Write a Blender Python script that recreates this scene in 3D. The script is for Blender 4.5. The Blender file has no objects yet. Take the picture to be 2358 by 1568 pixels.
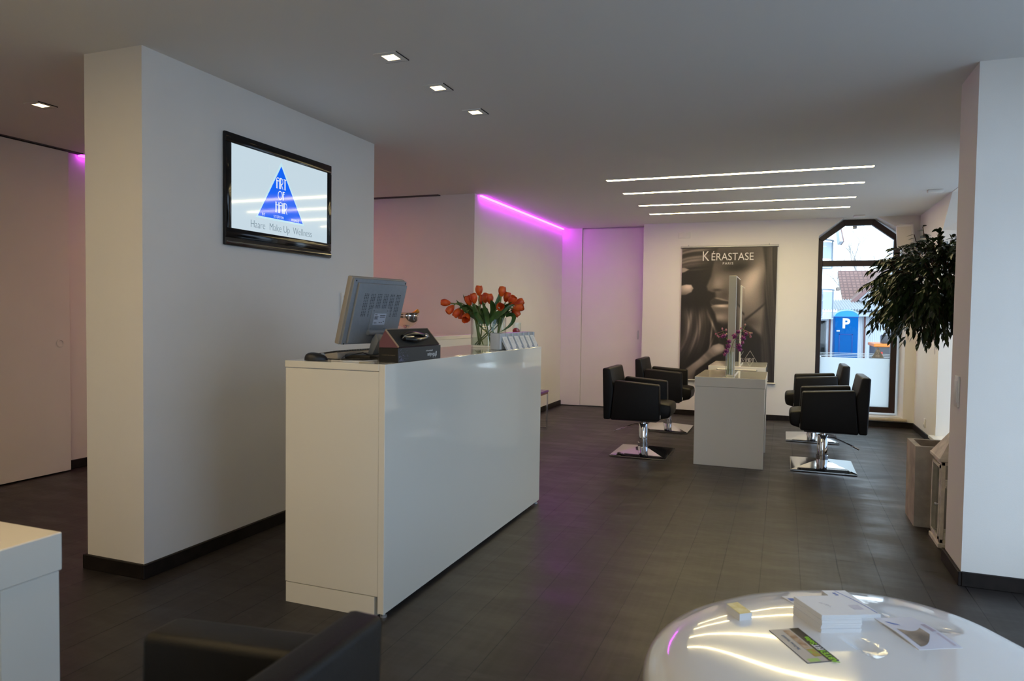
import bpy, bmesh, math, random
import numpy as np
from mathutils import Vector, Matrix

S = bpy.context.scene
COL = S.collection
PI = math.pi

# ---------------------------------------------------------------- camera
EYE = 1.38
FPX = 1633.5                       # focal length in pixels of the 2358 px wide frame
R3 = Matrix(((0.93392541, -0.02597269, 0.35652314),
             (0.35719931, 0.02914746, -0.93357328),
             (0.01385566, 0.99923763, 0.03649898)))
cam_data = bpy.data.cameras.new('camera')
cam_data.sensor_fit = 'HORIZONTAL'
cam_data.sensor_width = 36.0
cam_data.lens = FPX / 2358 * 36.0
cam_data.clip_start = 0.05
cam_data.clip_end = 300
cam_data.dof.use_dof = True
cam_data.dof.focus_distance = 5.5
cam_data.dof.aperture_fstop = 4.5
cam = bpy.data.objects.new('camera', cam_data)
COL.objects.link(cam)
cam.matrix_world = Matrix.Translation((0, 0, EYE)) @ R3.to_4x4()
S.camera = cam

# ---------------------------------------------------------------- world, exposure
S.view_settings.view_transform = 'Standard'
S.view_settings.look = 'None'
S.view_settings.exposure = 0.0
S.view_settings.gamma = 1.0
S.view_settings.use_curve_mapping = False
# colours (linear) of the sky toward the shop front (-y), the side street (+x) and the yard behind the back window (+y)
SKY_FRONT = (3.7, 4.5, 5.4)
SKY_SIDE = (0.5, 0.85, 1.6)
SKY_YARD = (2.5, 2.9, 3.2)
# lamp colours (linear radiance)
STRIP_C = (34.5, 27.5, 13.5)      # the four light lines over the styling tables
NEAR_C = (27.0, 20.0, 10.0)         # the matching lines over the waiting corner
SPOT_C = (9, 6.6, 3.2)       # square downlights
BACK_C = (250, 108, 56)     # downlights over the back passage
LED_C = (19, 0.7, 26)         # magenta light cove by the beige wall
LEDL_C = (6.5, .4, 8)        # magenta light cove in the left passage
S.cycles.transparent_max_bounces = 32
#PARAMS
W = bpy.data.worlds.new('overcast_sky')
S.world = W
W.use_nodes = True
wt = W.node_tree; wn = wt.nodes
wc = wn.new('ShaderNodeTexCoord'); ws = wn.new('ShaderNodeSeparateXYZ'); wt.links.new(wc.outputs['Generated'], ws.inputs[0])
acc = None
for axis, sign, colr in (('Y', -1, SKY_FRONT), ('X', 1, SKY_SIDE), ('Y', 1, SKY_YARD)):
    a_ = wn.new('ShaderNodeMath'); a_.operation = 'MULTIPLY'; a_.inputs[1].default_value = sign; wt.links.new(ws.outputs[axis], a_.inputs[0])
    b_ = wn.new('ShaderNodeMath'); b_.operation = 'MAXIMUM'; b_.inputs[1].default_value = 0.0; wt.links.new(a_.outputs[0], b_.inputs[0])
    v_ = wn.new('ShaderNodeVectorMath'); v_.operation = 'SCALE'; v_.inputs[0].default_value = colr; wt.links.new(b_.outputs[0], v_.inputs['Scale'])
    if acc is None: acc = v_
    else:
        s_ = wn.new('ShaderNodeVectorMath'); s_.operation = 'ADD'; wt.links.new(acc.outputs[0], s_.inputs[0]); wt.links.new(v_.outputs[0], s_.inputs[1]); acc = s_
wt.links.new(acc.outputs[0], wn['Background'].inputs['Color'])
wn['Background'].inputs['Strength'].default_value = 1.0

# ---------------------------------------------------------------- daylight portals in the window openings (guide sampling of the sky)
def portal(loc, rot, sx, sy):
    l = bpy.data.lights.new('window_portal', 'AREA')
    l.shape = 'RECTANGLE'; l.size = sx; l.size_y = sy
    l.cycles.is_portal = True
    o = bpy.data.objects.new('window_portal', l)
    o.location = loc; o.rotation_euler = rot
    COL.objects.link(o)
portal((0.9, 10.62, 1.43), (-PI/2, 0, 0), 1.1, 2.7)
portal((2.02, 7.6, 1.43), (0, PI/2, 0), 2.7, 2.6)
portal((2.12, 2.0, 1.4), (0, PI/2, 0), 2.5, 4.0)
portal((1.08, -1.88, 1.36), (PI/2, 0, 0), 1.3, 2.5)

# ---------------------------------------------------------------- helpers
def at(px, py, Y):
    """point of the line of sight through pixel (px,py) at depth Y, for measuring the street scene"""
    d = R3 @ Vector((px - 1179, -(py - 784), -FPX))
    t = Y / d.y
    return Vector((0, 0, EYE)) + d * t

def link(name, me, mat=None, parent=None):
    o = bpy.data.objects.new(name, me)
    COL.objects.link(o)
    if mat is not None:
        for m in (mat if isinstance(mat, (list, tuple)) else [mat]):
            me.materials.append(m)
    if parent is not None:
        o.parent = parent
    return o

def tag(o, label=None, cat=None, group=None, kind=None):
    if label: o['label'] = label
    if cat: o['category'] = cat
    if group: o['group'] = group
    if kind: o['kind'] = kind
    return o

def empty(name, loc, label, cat, group=None, rz=0.0):
    o = bpy.data.objects.new(name, None)
    o.empty_display_size = 0.1
    o.location = loc
    o.rotation_euler = (0, 0, rz)
    COL.objects.link(o)
    return tag(o, label, cat, group)

def wpos(o):
    p = Vector((0, 0, 0))
    while o is not None:
        p += o.location
        o = o.parent
    return p

class MB:
    def __init__(self):
        self.bm = bmesh.new()
        self.mi = 0
    def _mark(self, faces):
        for f in faces: f.material_index = self.mi
    def box(self, x0, x1, y0, y1, z0, z1, bev=0.0, seg=2, m=None):
        b = bmesh.new()
        bmesh.ops.create_cube(b, size=1.0)
        for v in b.verts:
            v.co = Vector(((x0+x1)/2 + v.co.x*(x1-x0), (y0+y1)/2 + v.co.y*(y1-y0), (z0+z1)/2 + v.co.z*(z1-z0)))
        if bev > 0:
            bmesh.ops.bevel(b, geom=list(b.edges), offset=bev, segments=seg, profile=0.5, affect='EDGES')
        self._take(b, m)
        return self
    def _take(self, b, m=None):
        if m is not None:
            bmesh.ops.transform(b, matrix=m, verts=list(b.verts))
        vm = {}
        for v in b.verts: vm[v] = self.bm.verts.new(v.co)
        for f in b.faces:
            try:
                nf = self.bm.faces.new([vm[v] for v in f.verts]); nf.material_index = self.mi
            except ValueError: pass
        b.free()
    def poly(self, pts):
        f = self.bm.faces.new([self.bm.verts.new(Vector(p)) for p in pts]); f.material_index = self.mi
        return f
    def prism(self, pts, vec, bev=0.0, seg=2, m=None):
        """closed solid: planar outline pts extruded along vec"""
        b = bmesh.new()
        vec = Vector(vec)
        a = [b.verts.new(Vector(p)) for p in pts]
        c = [b.verts.new(Vector(p) + vec) for p in pts]
        n = len(pts)
        b.faces.new(a); b.faces.new(list(reversed(c)))
        for i in range(n):
            b.faces.new([a[(i+1) % n], a[i], c[i], c[(i+1) % n]])
        bmesh.ops.recalc_face_normals(b, faces=list(b.faces))
        if bev > 0:
            bmesh.ops.bevel(b, geom=list(b.edges), offset=bev, segments=seg, profile=0.5, affect='EDGES')
        self._take(b, m)
        return self
    def tube(self, pts, rad, n=8, cap=True):
        pts = [Vector(p) for p in pts]
        if not isinstance(rad, (list, tuple)): rad = [rad]*len(pts)
        rings = []
        up = None
        for i, p in enumerate(pts):
            t = (pts[min(i+1, len(pts)-1)] - pts[max(i-1, 0)])
            if t.length < 1e-9: t = Vector((0, 0, 1))
            t.normalize()
            if up is None:
                up = Vector((0, 0, 1)) if abs(t.z) < 0.9 else Vector((1, 0, 0))
            s = t.cross(up)
            if s.length < 1e-6: s = t.cross(Vector((0, 1, 0)))
            s.normalize(); u = s.cross(t).normalized(); up = u
            rings.append([self.bm.verts.new(p + (s*math.cos(2*PI*k/n) + u*math.sin(2*PI*k/n))*rad[i]) for k in range(n)])
        fs = []
        for a, b in zip(rings, rings[1:]):
            for k in range(n):
                fs.append(self.bm.faces.new([a[k], a[(k+1) % n], b[(k+1) % n], b[k]]))
        if cap:
            fs.append(self.bm.faces.new(list(reversed(rings[0])))); fs.append(self.bm.faces.new(rings[-1]))
        self._mark(fs)
        return self
    def lathe(self, prof, c=(0, 0, 0), n=32, m=None):
        """prof: list of (radius, height), revolved about z at c"""
        b = bmesh.new()
        rings = []
        for r, z in prof:
            if r < 1e-6: rings.append([b.verts.new((c[0], c[1], c[2]+z))])
            else: rings.append([b.verts.new((c[0]+r*math.cos(2*PI*k/n), c[1]+r*math.sin(2*PI*k/n), c[2]+z)) for k in range(n)])
        for a, d in zip(rings, rings[1:]):
            for k in range(n):
                k2 = (k+1) % n
                if len(a) == 1 and len(d) == 1: continue
                if len(a) == 1: b.faces.new([a[0], d[k2], d[k]])
                elif len(d) == 1: b.faces.new([a[k], a[k2], d[0]])
                else: b.faces.new([a[k], a[k2], d[k2], d[k]])
        bmesh.ops.recalc_face_normals(b, faces=list(b.faces))
        self._take(b, m)
        return self
    def grid(self, fn, nu, nv, closed_u=False):
        vs = [[self.bm.verts.new(Vector(fn(i/(nu if closed_u else nu-1), j/(nv-1)))) for i in range(nu)] for j in range(nv)]
        fs = []
        for j in range(nv-1):
            for i in range(nu if closed_u else nu-1):
                i2 = (i+1) % nu
                fs.append(self.bm.faces.new([vs[j][i], vs[j][i2], vs[j+1][i2], vs[j+1][i]]))
        self._mark(fs)
        return vs
    def done(self, name, mat, parent=None, smooth=True, angle=35, world=True, m=None):
        if m is not None: bmesh.ops.transform(self.bm, matrix=m, verts=list(self.bm.verts))
        me = bpy.data.meshes.new(name)
        off = Vector((0, 0, 0))
        if parent is not None and world: off = wpos(parent)
        elif parent is None:
            co = [v.co for v in self.bm.verts]
            lo = Vector([min(c[i] for c in co) for i in range(3)]); hi = Vector([max(c[i] for c in co) for i in range(3)])
            off = Vector(((lo.x+hi.x)/2, (lo.y+hi.y)/2, lo.z))
        for v in self.bm.verts: v.co -= off
        self.bm.to_mesh(me); self.bm.free()
        if smooth:
            me.polygons.foreach_set('use_smooth', [True]*len(me.polygons))
            me.set_sharp_from_angle(angle=math.radians(angle))
        o = link(name, me, mat, parent)
        if parent is None: o.location = off
        return o

def struct(o, label=None):
    o['kind'] = 'structure'
    if label: o['label'] = label
    return o

def frame(origin, right, up):
    """matrix whose local x,y lie on a surface and z points to the viewer"""
    r = Vector(right).normalized(); u = Vector(up).normalized(); n = r.cross(u)
    m = Matrix.Identity(4)
    for i in range(3):
        m[i][0] = r[i]; m[i][1] = u[i]; m[i][2] = n[i]; m[i][3] = origin[i]
    return m

def lettering(text, size, m, mat, parent, name='lettering', sx=1.0, align='CENTER', bold=0.0, spacing=1.0, world=True, depth=0.0004):
    cu = bpy.data.curves.new(name, 'FONT')
    cu.body = text; cu.size = size; cu.align_x = align; cu.align_y = 'BOTTOM_BASELINE'
    cu.offset = bold; cu.space_character = spacing; cu.extrude = depth; cu.resolution_u = 4
    t = bpy.data.objects.new('tmp', cu); COL.objects.link(t)
    dg = bpy.context.evaluated_depsgraph_get()
    me = bpy.data.meshes.new_from_object(t.evaluated_get(dg))
    bpy.data.objects.remove(t); bpy.data.curves.remove(cu)
    me.name = name
    off = wpos(parent) if (parent is not None and world) else Vector((0, 0, 0))
    me.transform(m @ Matrix.Diagonal((sx, 1, 1, 1)))
    me.transform(Matrix.Translation(-off))
    me.materials.clear()
    return link(name, me, mat, parent)

def strokes(mb, lines, w, m, closed=False, d=0.0004):
    """flat pen strokes of width w along polylines in the local xy plane of m"""
    for pts in lines:
        pts = [Vector((p[0], p[1], 0)) for p in pts]
        L = []; Rr = []
        for i, p in enumerate(pts):
            a = pts[max(i-1, 0)]; b = pts[min(i+1, len(pts)-1)]
            if (pts[0]-pts[-1]).length < 1e-6 and len(pts) > 2 and i in (0, len(pts)-1):
                a = pts[-2]; b = pts[1]
            t = (b-a).normalized(); nrm = Vector((-t.y, t.x, 0))
            L.append(p + nrm*w/2); Rr.append(p - nrm*w/2)
        for i in range(len(pts)-1):
            q = [L[i], Rr[i], Rr[i+1], L[i+1]]
            mb.poly([m @ (v + Vector((0, 0, d))) for v in q])

def arc(cx, cy, rx, ry, a0, a1, n=14):
    return [(cx+rx*math.cos(math.radians(a0+(a1-a0)*k/n)), cy+ry*math.sin(math.radians(a0+(a1-a0)*k/n))) for k in range(n+1)]

# slender deco capitals in a box of width w, height 1
def deco(ch):
    if ch == 'A': return [[(0, 0), (0, .8)]+arc(.2, .8, .2, .2, 180, 0)+[(.4, 0)], [(.1, 0), (.1, .78)], [(-.06, .72), (.4, .72)]], .5
    if ch == 'R': return [[(0, 0), (0, 1)], [(.1, 0), (.1, 1)], [(0, 1), (.16, 1)]+arc(.16, .72, .24, .28, 90, -90)+[(.12, .44)], [(.18, .44), (.42, 0)]], .5
    if ch == 'T': return [[(0, .97), (.4, .97)], [(.16, 0), (.16, .97)], [(.25, 0), (.25, .97)]], .46
    if ch == 'O': return [arc(.36, .5, .36, .48, 0, 360, 28)], .84
    if ch == 'F': return [[(0, 0), (0, 1)], [(.09, 0), (.09, 1)], [(0, .97), (.36, .97)], [(.09, .75), (.28, .75)]], .4
    if ch == 'H': return [[(0, 0), (0, 1)], [(.1, 0), (.1, 1)], [(.4, 0), (.4, 1)], [(-.05, .72), (.4, .72)]], .5
    if ch == 'I': return [[(0, 0), (0, 1)], [(.09, 0), (.09, 1)]], .2
def deco_word(mb, word, h, cx, y0, m, w):
    tot = sum(deco(c)[1] for c in word) - .08
    x = cx - tot*h/2
    for c in word:
        ls, adv = deco(c)
        strokes(mb, [[(x+p[0]*h, y0+p[1]*h) for p in l] for l in ls], w, m)
        x += adv*h
def logo_words(mb, m, H, w):
    """ART / OF / HAIR stacked inside a triangle of height H with its base at y=0"""
    deco_word(mb, 'ART', .20*H, .0, .56*H, m, w)
    deco_word(mb, 'OF', .16*H, .0, .36*H, m, w)
    deco_word(mb, 'HAIR', .20*H, .0, .11*H, m, w)

# ---------------------------------------------------------------- materials
def mat(name, col, rough=0.5, metal=0.0, noise=0.0, nscale=20.0, bump=0.0, bscale=200.0, coat=0.0, spec=0.5, emis=None, estr=0.0, trans=0.0, col2=None):
    m = bpy.data.materials.new(name); m.use_nodes = True
    nt = m.node_tree; n = nt.nodes; l = nt.links
    p = n['Principled BSDF']
    p.inputs['Base Color'].default_value = (*col, 1)
    p.inputs['Roughness'].default_value = rough
    p.inputs['Metallic'].default_value = metal
    p.inputs['Specular IOR Level'].default_value = spec
    if coat: p.inputs['Coat Weight'].default_value = coat; p.inputs['Coat Roughness'].default_value = 0.03
    if trans: p.inputs['Transmission Weight'].default_value = trans
    if emis: p.inputs['Emission Color'].default_value = (*emis, 1); p.inputs['Emission Strength'].default_value = estr
    tc = n.new('ShaderNodeTexCoord')
    if noise or col2:
        nz = n.new('ShaderNodeTexNoise'); nz.inputs['Scale'].default_value = nscale; nz.inputs['Detail'].default_value = 5
        l.new(tc.outputs['Object'], nz.inputs['Vector'])
        mx = n.new('ShaderNodeMix'); mx.data_type = 'RGBA'
        c2 = col2 or tuple(c*(1-noise) for c in col)
        mx.inputs[6].default_value = (*col, 1); mx.inputs[7].default_value = (*c2, 1)
        rp = n.new('ShaderNodeMapRange'); rp.inputs[1].default_value = .35; rp.inputs[2].default_value = .65
        l.new(nz.outputs['Fac'], rp.inputs[0]); l.new(rp.outputs[0], mx.inputs[0]); l.new(mx.outputs[2], p.inputs['Base Color'])
    if bump:
        b = n.new('ShaderNodeTexNoise'); b.inputs['Scale'].default_value = bscale; b.inputs['Detail'].default_value = 3
        l.new(tc.outputs['Object'], b.inputs['Vector'])
        bp = n.new('ShaderNodeBump'); bp.inputs['Strength'].default_value = bump; bp.inputs['Distance'].default_value = 0.004
        l.new(b.outputs['Fac'], bp.inputs['Height']); l.new(bp.outputs['Normal'], p.inputs['Normal'])
    return m

def glow(name, col, strength=1.0):
    m = bpy.data.materials.new(name); m.use_nodes = True
    n = m.node_tree.nodes; n.clear()
    e = n.new('ShaderNodeEmission'); e.inputs[0].default_value = (*col, 1); e.inputs[1].default_value = strength
    o = n.new('ShaderNodeOutputMaterial'); m.node_tree.links.new(e.outputs[0], o.inputs[0])
    return m

def clear_glass(name, tint=(1, 1, 1), refl=1.0):
    m = bpy.data.materials.new(name); m.use_nodes = True
    nt = m.node_tree; n = nt.nodes; n.clear()
    t = n.new('ShaderNodeBsdfTransparent'); t.inputs[0].default_value = (*tint, 1)
    g = n.new('ShaderNodeBsdfGlossy'); g.inputs['Roughness'].default_value = 0.02
    fr = n.new('ShaderNodeLayerWeight'); fr.inputs[0].default_value = .5
    pw = n.new('ShaderNodeMath'); pw.operation = 'POWER'; pw.inputs[1].default_value = 4.0; nt.links.new(fr.outputs['Facing'], pw.inputs[0])
    mu = n.new('ShaderNodeMath'); mu.operation = 'MULTIPLY_ADD'; mu.inputs[1].default_value = .55*refl; mu.inputs[2].default_value = .035*refl
    mx = n.new('ShaderNodeMixShader'); o = n.new('ShaderNodeOutputMaterial')
    nt.links.new(pw.outputs[0], mu.inputs[0]); nt.links.new(mu.outputs[0], mx.inputs[0])
    nt.links.new(t.outputs[0], mx.inputs[1]); nt.links.new(g.outputs[0], mx.inputs[2]); nt.links.new(mx.outputs[0], o.inputs[0])
    return m

def frosted(name):
    m = bpy.data.materials.new(name); m.use_nodes = True
    nt = m.node_tree; n = nt.nodes; n.clear()
    t = n.new('ShaderNodeBsdfTranslucent'); t.inputs[0].default_value = (.92, .96, .97, 1)
    d = n.new('ShaderNodeBsdfDiffuse'); d.inputs[0].default_value = (.8, .85, .87, 1)
    mx = n.new('ShaderNodeMixShader'); mx.inputs[0].default_value = .12
    o = n.new('ShaderNodeOutputMaterial')
    nt.links.new(t.outputs[0], mx.inputs[1]); nt.links.new(d.outputs[0], mx.inputs[2]); nt.links.new(mx.outputs[0], o.inputs[0])
    return m

def floor_material():
    m = bpy.data.materials.new('dark_plank_floor'); m.use_nodes = True
    nt = m.node_tree; n = nt.nodes; l = nt.links; p = n['Principled BSDF']
    tc = n.new('ShaderNodeTexCoord')
    sp = n.new('ShaderNodeSeparateXYZ'); l.new(tc.outputs['Object'], sp.inputs[0])
    cb = n.new('ShaderNodeCombineXYZ')
    ax = n.new('ShaderNodeMath'); ax.operation = 'ADD'; ax.inputs[1].default_value = 9.931
    l.new(sp.outputs['Y'], cb.inputs['X'])
    l.new(sp.outputs['X'], ax.inputs[0]); l.new(ax.outputs[0], cb.inputs['Y'])
    br = n.new('ShaderNodeTexBrick')
    br.offset = 0.37; br.offset_frequency = 2
    br.inputs['Color1'].default_value = (0.027, 0.0225, 0.021, 1); br.inputs['Color2'].default_value = (0.033, 0.0275, 0.0255, 1)
    br.inputs['Mortar'].default_value = (0.003, 0.003, 0.003, 1)
    br.inputs['Scale'].default_value = 1.0; br.inputs['Mortar Size'].default_value = 0.0028
    br.inputs['Mortar Smooth'].default_value = 0.2
    br.inputs['Brick Width'].default_value = 7.0; br.inputs['Row Height'].default_value = 0.2
    l.new(cb.outputs[0], br.inputs['Vector'])
    # grain stretched along the planks
    mp = n.new('ShaderNodeMapping'); mp.inputs['Scale'].default_value = (26, 1.2, 1); l.new(tc.outputs['Object'], mp.inputs[0])
    g = n.new('ShaderNodeTexNoise'); g.inputs['Scale'].default_value = 1.6; g.inputs['Detail'].default_value = 8; l.new(mp.outputs[0], g.inputs['Vector'])
    gm = n.new('ShaderNodeMapRange'); gm.inputs[1].default_value = .3; gm.inputs[2].default_value = .7; gm.inputs[3].default_value = .82; gm.inputs[4].default_value = 1.2
    l.new(g.outputs['Fac'], gm.inputs[0])
    mu = n.new('ShaderNodeMix'); mu.data_type = 'RGBA'; mu.blend_type = 'MULTIPLY'; mu.inputs[0].default_value = 1
    l.new(br.outputs['Color'], mu.inputs[6]); l.new(gm.outputs[0], mu.inputs[7])
    # worn scuffs
    mp2 = n.new('ShaderNodeMapping'); mp2.inputs['Scale'].default_value = (1.1, 3.2, 1); mp2.inputs['Rotation'].default_value = (0, 0, .3); l.new(tc.outputs['Object'], mp2.inputs[0])
    sc = n.new('ShaderNodeTexNoise'); sc.inputs['Scale'].default_value = 2.2; sc.inputs['Detail'].default_value = 9; sc.inputs['Roughness'].default_value = .62; l.new(mp2.outputs[0], sc.inputs['Vector'])
    sm = n.new('ShaderNodeMapRange'); sm.inputs[1].default_value = .56; sm.inputs[2].default_value = .8; sm.inputs[3].default_value = 0; sm.inputs[4].default_value = .6
    l.new(sc.outputs['Fac'], sm.inputs[0])
    mx = n.new('ShaderNodeMix'); mx.data_type = 'RGBA'; mx.inputs[7].default_value = (.12, .115, .112, 1)
    l.new(sm.outputs[0], mx.inputs[0]); l.new(mu.outputs[2], mx.inputs[6]); l.new(mx.outputs[2], p.inputs['Base Color'])
    rr = n.new('ShaderNodeMapRange'); rr.inputs[1].default_value = .3; rr.inputs[2].default_value = .75; rr.inputs[3].default_value = .32; rr.inputs[4].default_value = .54
    l.new(sc.outputs['Fac'], rr.inputs[0]); l.new(rr.outputs[0], p.inputs['Roughness'])
    p.inputs['Specular IOR Level'].default_value = .34
    bp = n.new('ShaderNodeBump'); bp.inputs['Strength'].default_value = .09; bp.inputs['Distance'].default_value = .003
    l.new(g.outputs['Fac'], bp.inputs['Height'])
    bp2 = n.new('ShaderNodeBump'); bp2.inputs['Strength'].default_value = .7; bp2.inputs['Distance'].default_value = .002; bp2.invert = True
    l.new(br.outputs['Fac'], bp2.inputs['Height']); l.new(bp.outputs['Normal'], bp2.inputs['Normal']); l.new(bp2.outputs['Normal'], p.inputs['Normal'])
    return m

def stripes_material(name, c1, c2, scale, axis='X', rough=.6):
    m = bpy.data.materials.new(name); m.use_nodes = True
    nt = m.node_tree; n = nt.nodes; l = nt.links; p = n['Principled BSDF']
    tc = n.new('ShaderNodeTexCoord'); w = n.new('ShaderNodeTexWave'); w.bands_direction = axis; w.inputs['Scale'].default_value = scale
    l.new(tc.outputs['Object'], w.inputs['Vector'])
    mx = n.new('ShaderNodeMix'); mx.data_type = 'RGBA'; mx.inputs[6].default_value = (*c1, 1); mx.inputs[7].default_value = (*c2, 1)
    l.new(w.outputs['Fac'], mx.inputs[0]); l.new(mx.outputs[2], p.inputs['Base Color']); p.inputs['Roughness'].default_value = rough
    return m

def tiles_material(name):
    m = bpy.data.materials.new(name); m.use_nodes = True
    nt = m.node_tree; n = nt.nodes; l = nt.links; p = n['Principled BSDF']
    tc = n.new('ShaderNodeTexCoord'); b = n.new('ShaderNodeTexBrick')
    sp = n.new('ShaderNodeSeparateXYZ'); l.new(tc.outputs['Object'], sp.inputs[0])
    cb = n.new('ShaderNodeCombineXYZ'); l.new(sp.outputs['X'], cb.inputs['X']); l.new(sp.outputs['Z'], cb.inputs['Y']); l.new(cb.outputs[0], b.inputs['Vector'])
    b.offset = 0.0
    b.inputs['Color1'].default_value = (.40, .22, .18, 1); b.inputs['Color2'].default_value = (.46, .27, .22, 1); b.inputs['Mortar'].default_value = (.26, .15, .13, 1)
    b.inputs['Scale'].default_value = 1; b.inputs['Brick Width'].default_value = .19; b.inputs['Row Height'].default_value = .15; b.inputs['Mortar Size'].default_value = .03
    l.new(b.outputs['Color'], p.inputs['Base Color']); p.inputs['Roughness'].default_value = .7
    return m

M = {}
M['paint'] = mat('white_wall_paint', (.81, .785, .745), .75, bump=.10, bscale=260, noise=.02, nscale=3)
M['ceil'] = mat('white_ceiling_paint', (.74, .73, .71), .8, bump=.05, bscale=300)
M['floor'] = floor_material()
M['base'] = mat('dark_wood_skirting', (.017, .012, .010), .55, noise=.5, nscale=14, spec=.25)
M['white_gloss'] = mat('white_gloss_lacquer', (.83, .785, .67), .12, coat=.6, spec=.5)
M['pebble'] = mat('white_gloss_plastic', (.82, .82, .81), .10, coat=.8)
M['slot'] = mat('painted_slot_shade', (.10, .09, .085), .8)  # dark tone standing in for the shade inside ceiling slots
M['gap'] = mat('hole_and_shade_black', (.01, .01, .01), .8)  # black for holes and screws, and for the painted downlight shade
M['leather'] = mat('black_leather', (.0065, .0055, .005), .46, bump=.3, bscale=420, noise=.2, nscale=30, spec=.28)
M['chrome'] = mat('polished_chrome', (.78, .78, .79), .07, metal=1.0)
M['steel'] = mat('brushed_steel', (.55, .55, .56), .28, metal=1.0)
M['alu'] = mat('silver_aluminium', (.62, .62, .62), .35, metal=.8)
M['tv'] = mat('piano_black_plastic', (.006, .006, .007), .10, spec=.35)
M['black'] = mat('matt_black_plastic', (.012, .012, .013), .45)
M['grey_plastic'] = mat('silver_grey_plastic', (.23, .245, .26), .42, noise=.06, nscale=60)
M['beige_plastic'] = mat('grey_beige_plastic', (.33, .30, .26), .45)
M['whiteplast'] = mat('white_switch_plastic', (.78, .76, .72), .4)
M['winframe'] = mat('dark_brown_window_frame', (.030, .014, .011), .4, noise=.2, nscale=12)
M['sill'] = mat('pale_stone_sill', (.62, .52, .38), .35, noise=.15, nscale=25)
M['whitesill'] = mat('white_sill', (.78, .76, .72), .35)
M['pane'] = clear_glass('window_pane_glass', (.97, .99, .99), .8)
M['frost'] = frosted('frosted_film')
M['etch'] = mat('grey_etched_film', (.30, .32, .33), .6)
M['concrete'] = mat('grey_concrete_planter', (.45, .40, .34), .8, noise=.3, nscale=9, bump=.4, bscale=60)
M['soil'] = mat('dark_soil', (.02, .015, .012), .9, bump=.8, bscale=60)
M['lantern'] = mat('aged_white_wood', (.76, .70, .61), .6, noise=.25, nscale=18)
M['mirror_back'] = mat('pale_mirror_edge', (.55, .53, .45), .4)
M['mirror'] = mat('mirror_glass', (.85, .87, .86), .02, metal=1.0)
M['vase'] = clear_glass('clear_vase_glass', (.93, .955, .94), 1.3)
M['water'] = clear_glass('vase_water', (.86, .90, .85), .6)
M['tulip'] = mat('orange_red_tulip_petal', (.66, .045, .008), .42, col2=(.84, .15, .012), nscale=26)
M['tulipdark'] = mat('tulip_throat', (.05, .01, .02), .5)
M['leaf'] = mat('tulip_leaf_green', (.045, .12, .018), .42, noise=.4, nscale=18)
M['stem'] = mat('tulip_stem_green', (.16, .24, .045), .45, noise=.2, nscale=18)
M['ficus'] = mat('dark_ficus_leaf', (.018, .035, .010), .38, col2=(.030, .060, .012), nscale=6)
M['bark'] = mat('ficus_bark', (.14, .075, .05), .8, noise=.4, nscale=20)
M['orchid'] = mat('purple_orchid_petal', (.085, .004, .075), .5, col2=(.42, .06, .26), nscale=70)
M['orchidstem'] = mat('orchid_stem', (.18, .22, .05), .5)
M['orchidbud'] = mat('orchid_bud', (.55, .36, .20), .5, col2=(.5, .10, .25), nscale=50)
M['strip'] = glow('warm_line_light', STRIP_C)
M['near_strip'] = glow('warm_line_light_waiting', NEAR_C)
M['spot'] = glow('warm_downlight', SPOT_C)
M['back_spot'] = glow('warm_passage_downlight', BACK_C)
M['led'] = glow('magenta_led', LED_C)
M['led_left'] = glow('magenta_led_passage', LEDL_C)
M['silverbowl'] = mat('silver_bowl', (.75, .71, .66), .16, metal=1.0)
M['gold'] = mat('gold_foil', (.75, .42, .06), .3, metal=.7, bump=.6, bscale=120)
M['bottle'] = mat('dark_green_bottle', (.01, .02, .012), .1)
M['purple'] = mat('purple_table_top', (.15, .05, .25), .2)
M['card'] = mat('white_card', (.72, .72, .73), .5, noise=.03, nscale=60)
M['paper'] = mat('white_paper', (.80, .80, .82), .45)
M['cardedge'] = stripes_material('paper_edges', (.82, .81, .79), (.60, .59, .58), 180, 'Z', .6)
M['holder'] = mat('grey_acrylic_holder', (.50, .51, .50), .25)
M['goldcard'] = mat('gold_printed_card', (.62, .50, .14), .35, col2=(.75, .66, .36), nscale=30)
M['blueink'] = mat('blue_print', (.06, .16, .55), .5)
M['navyink'] = mat('navy_print', (.03, .04, .25), .5)
M['greyink'] = mat('grey_print', (.30, .31, .34), .5)
M['whiteink'] = mat('white_print', (.75, .73, .70), .5)
M['goldink'] = mat('gold_print', (.60, .42, .16), .35, metal=.4)
M['darkink'] = mat('dark_print', (.03, .024, .022), .5)
M['greenink'] = mat('green_print', (.30, .62, .03), .5)
M['brownink'] = mat('brown_photo_print', (.30, .15, .07), .5, col2=(.55, .40, .28), nscale=40)
M['skinink'] = mat('tan_photo_print', (.42, .33, .25), .5, col2=(.16, .12, .09), nscale=9)
M['boxblack'] = mat('black_carton', (.008, .008, .009), .38)
M['boxmauve'] = mat('mauve_carton', (.16, .06, .075), .4)
M['velvet'] = mat('black_tray_insert', (.017, .015, .012), .75)
M['red'] = mat('red_candy', (.75, .02, .03), .25, noise=.5, nscale=30)
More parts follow.
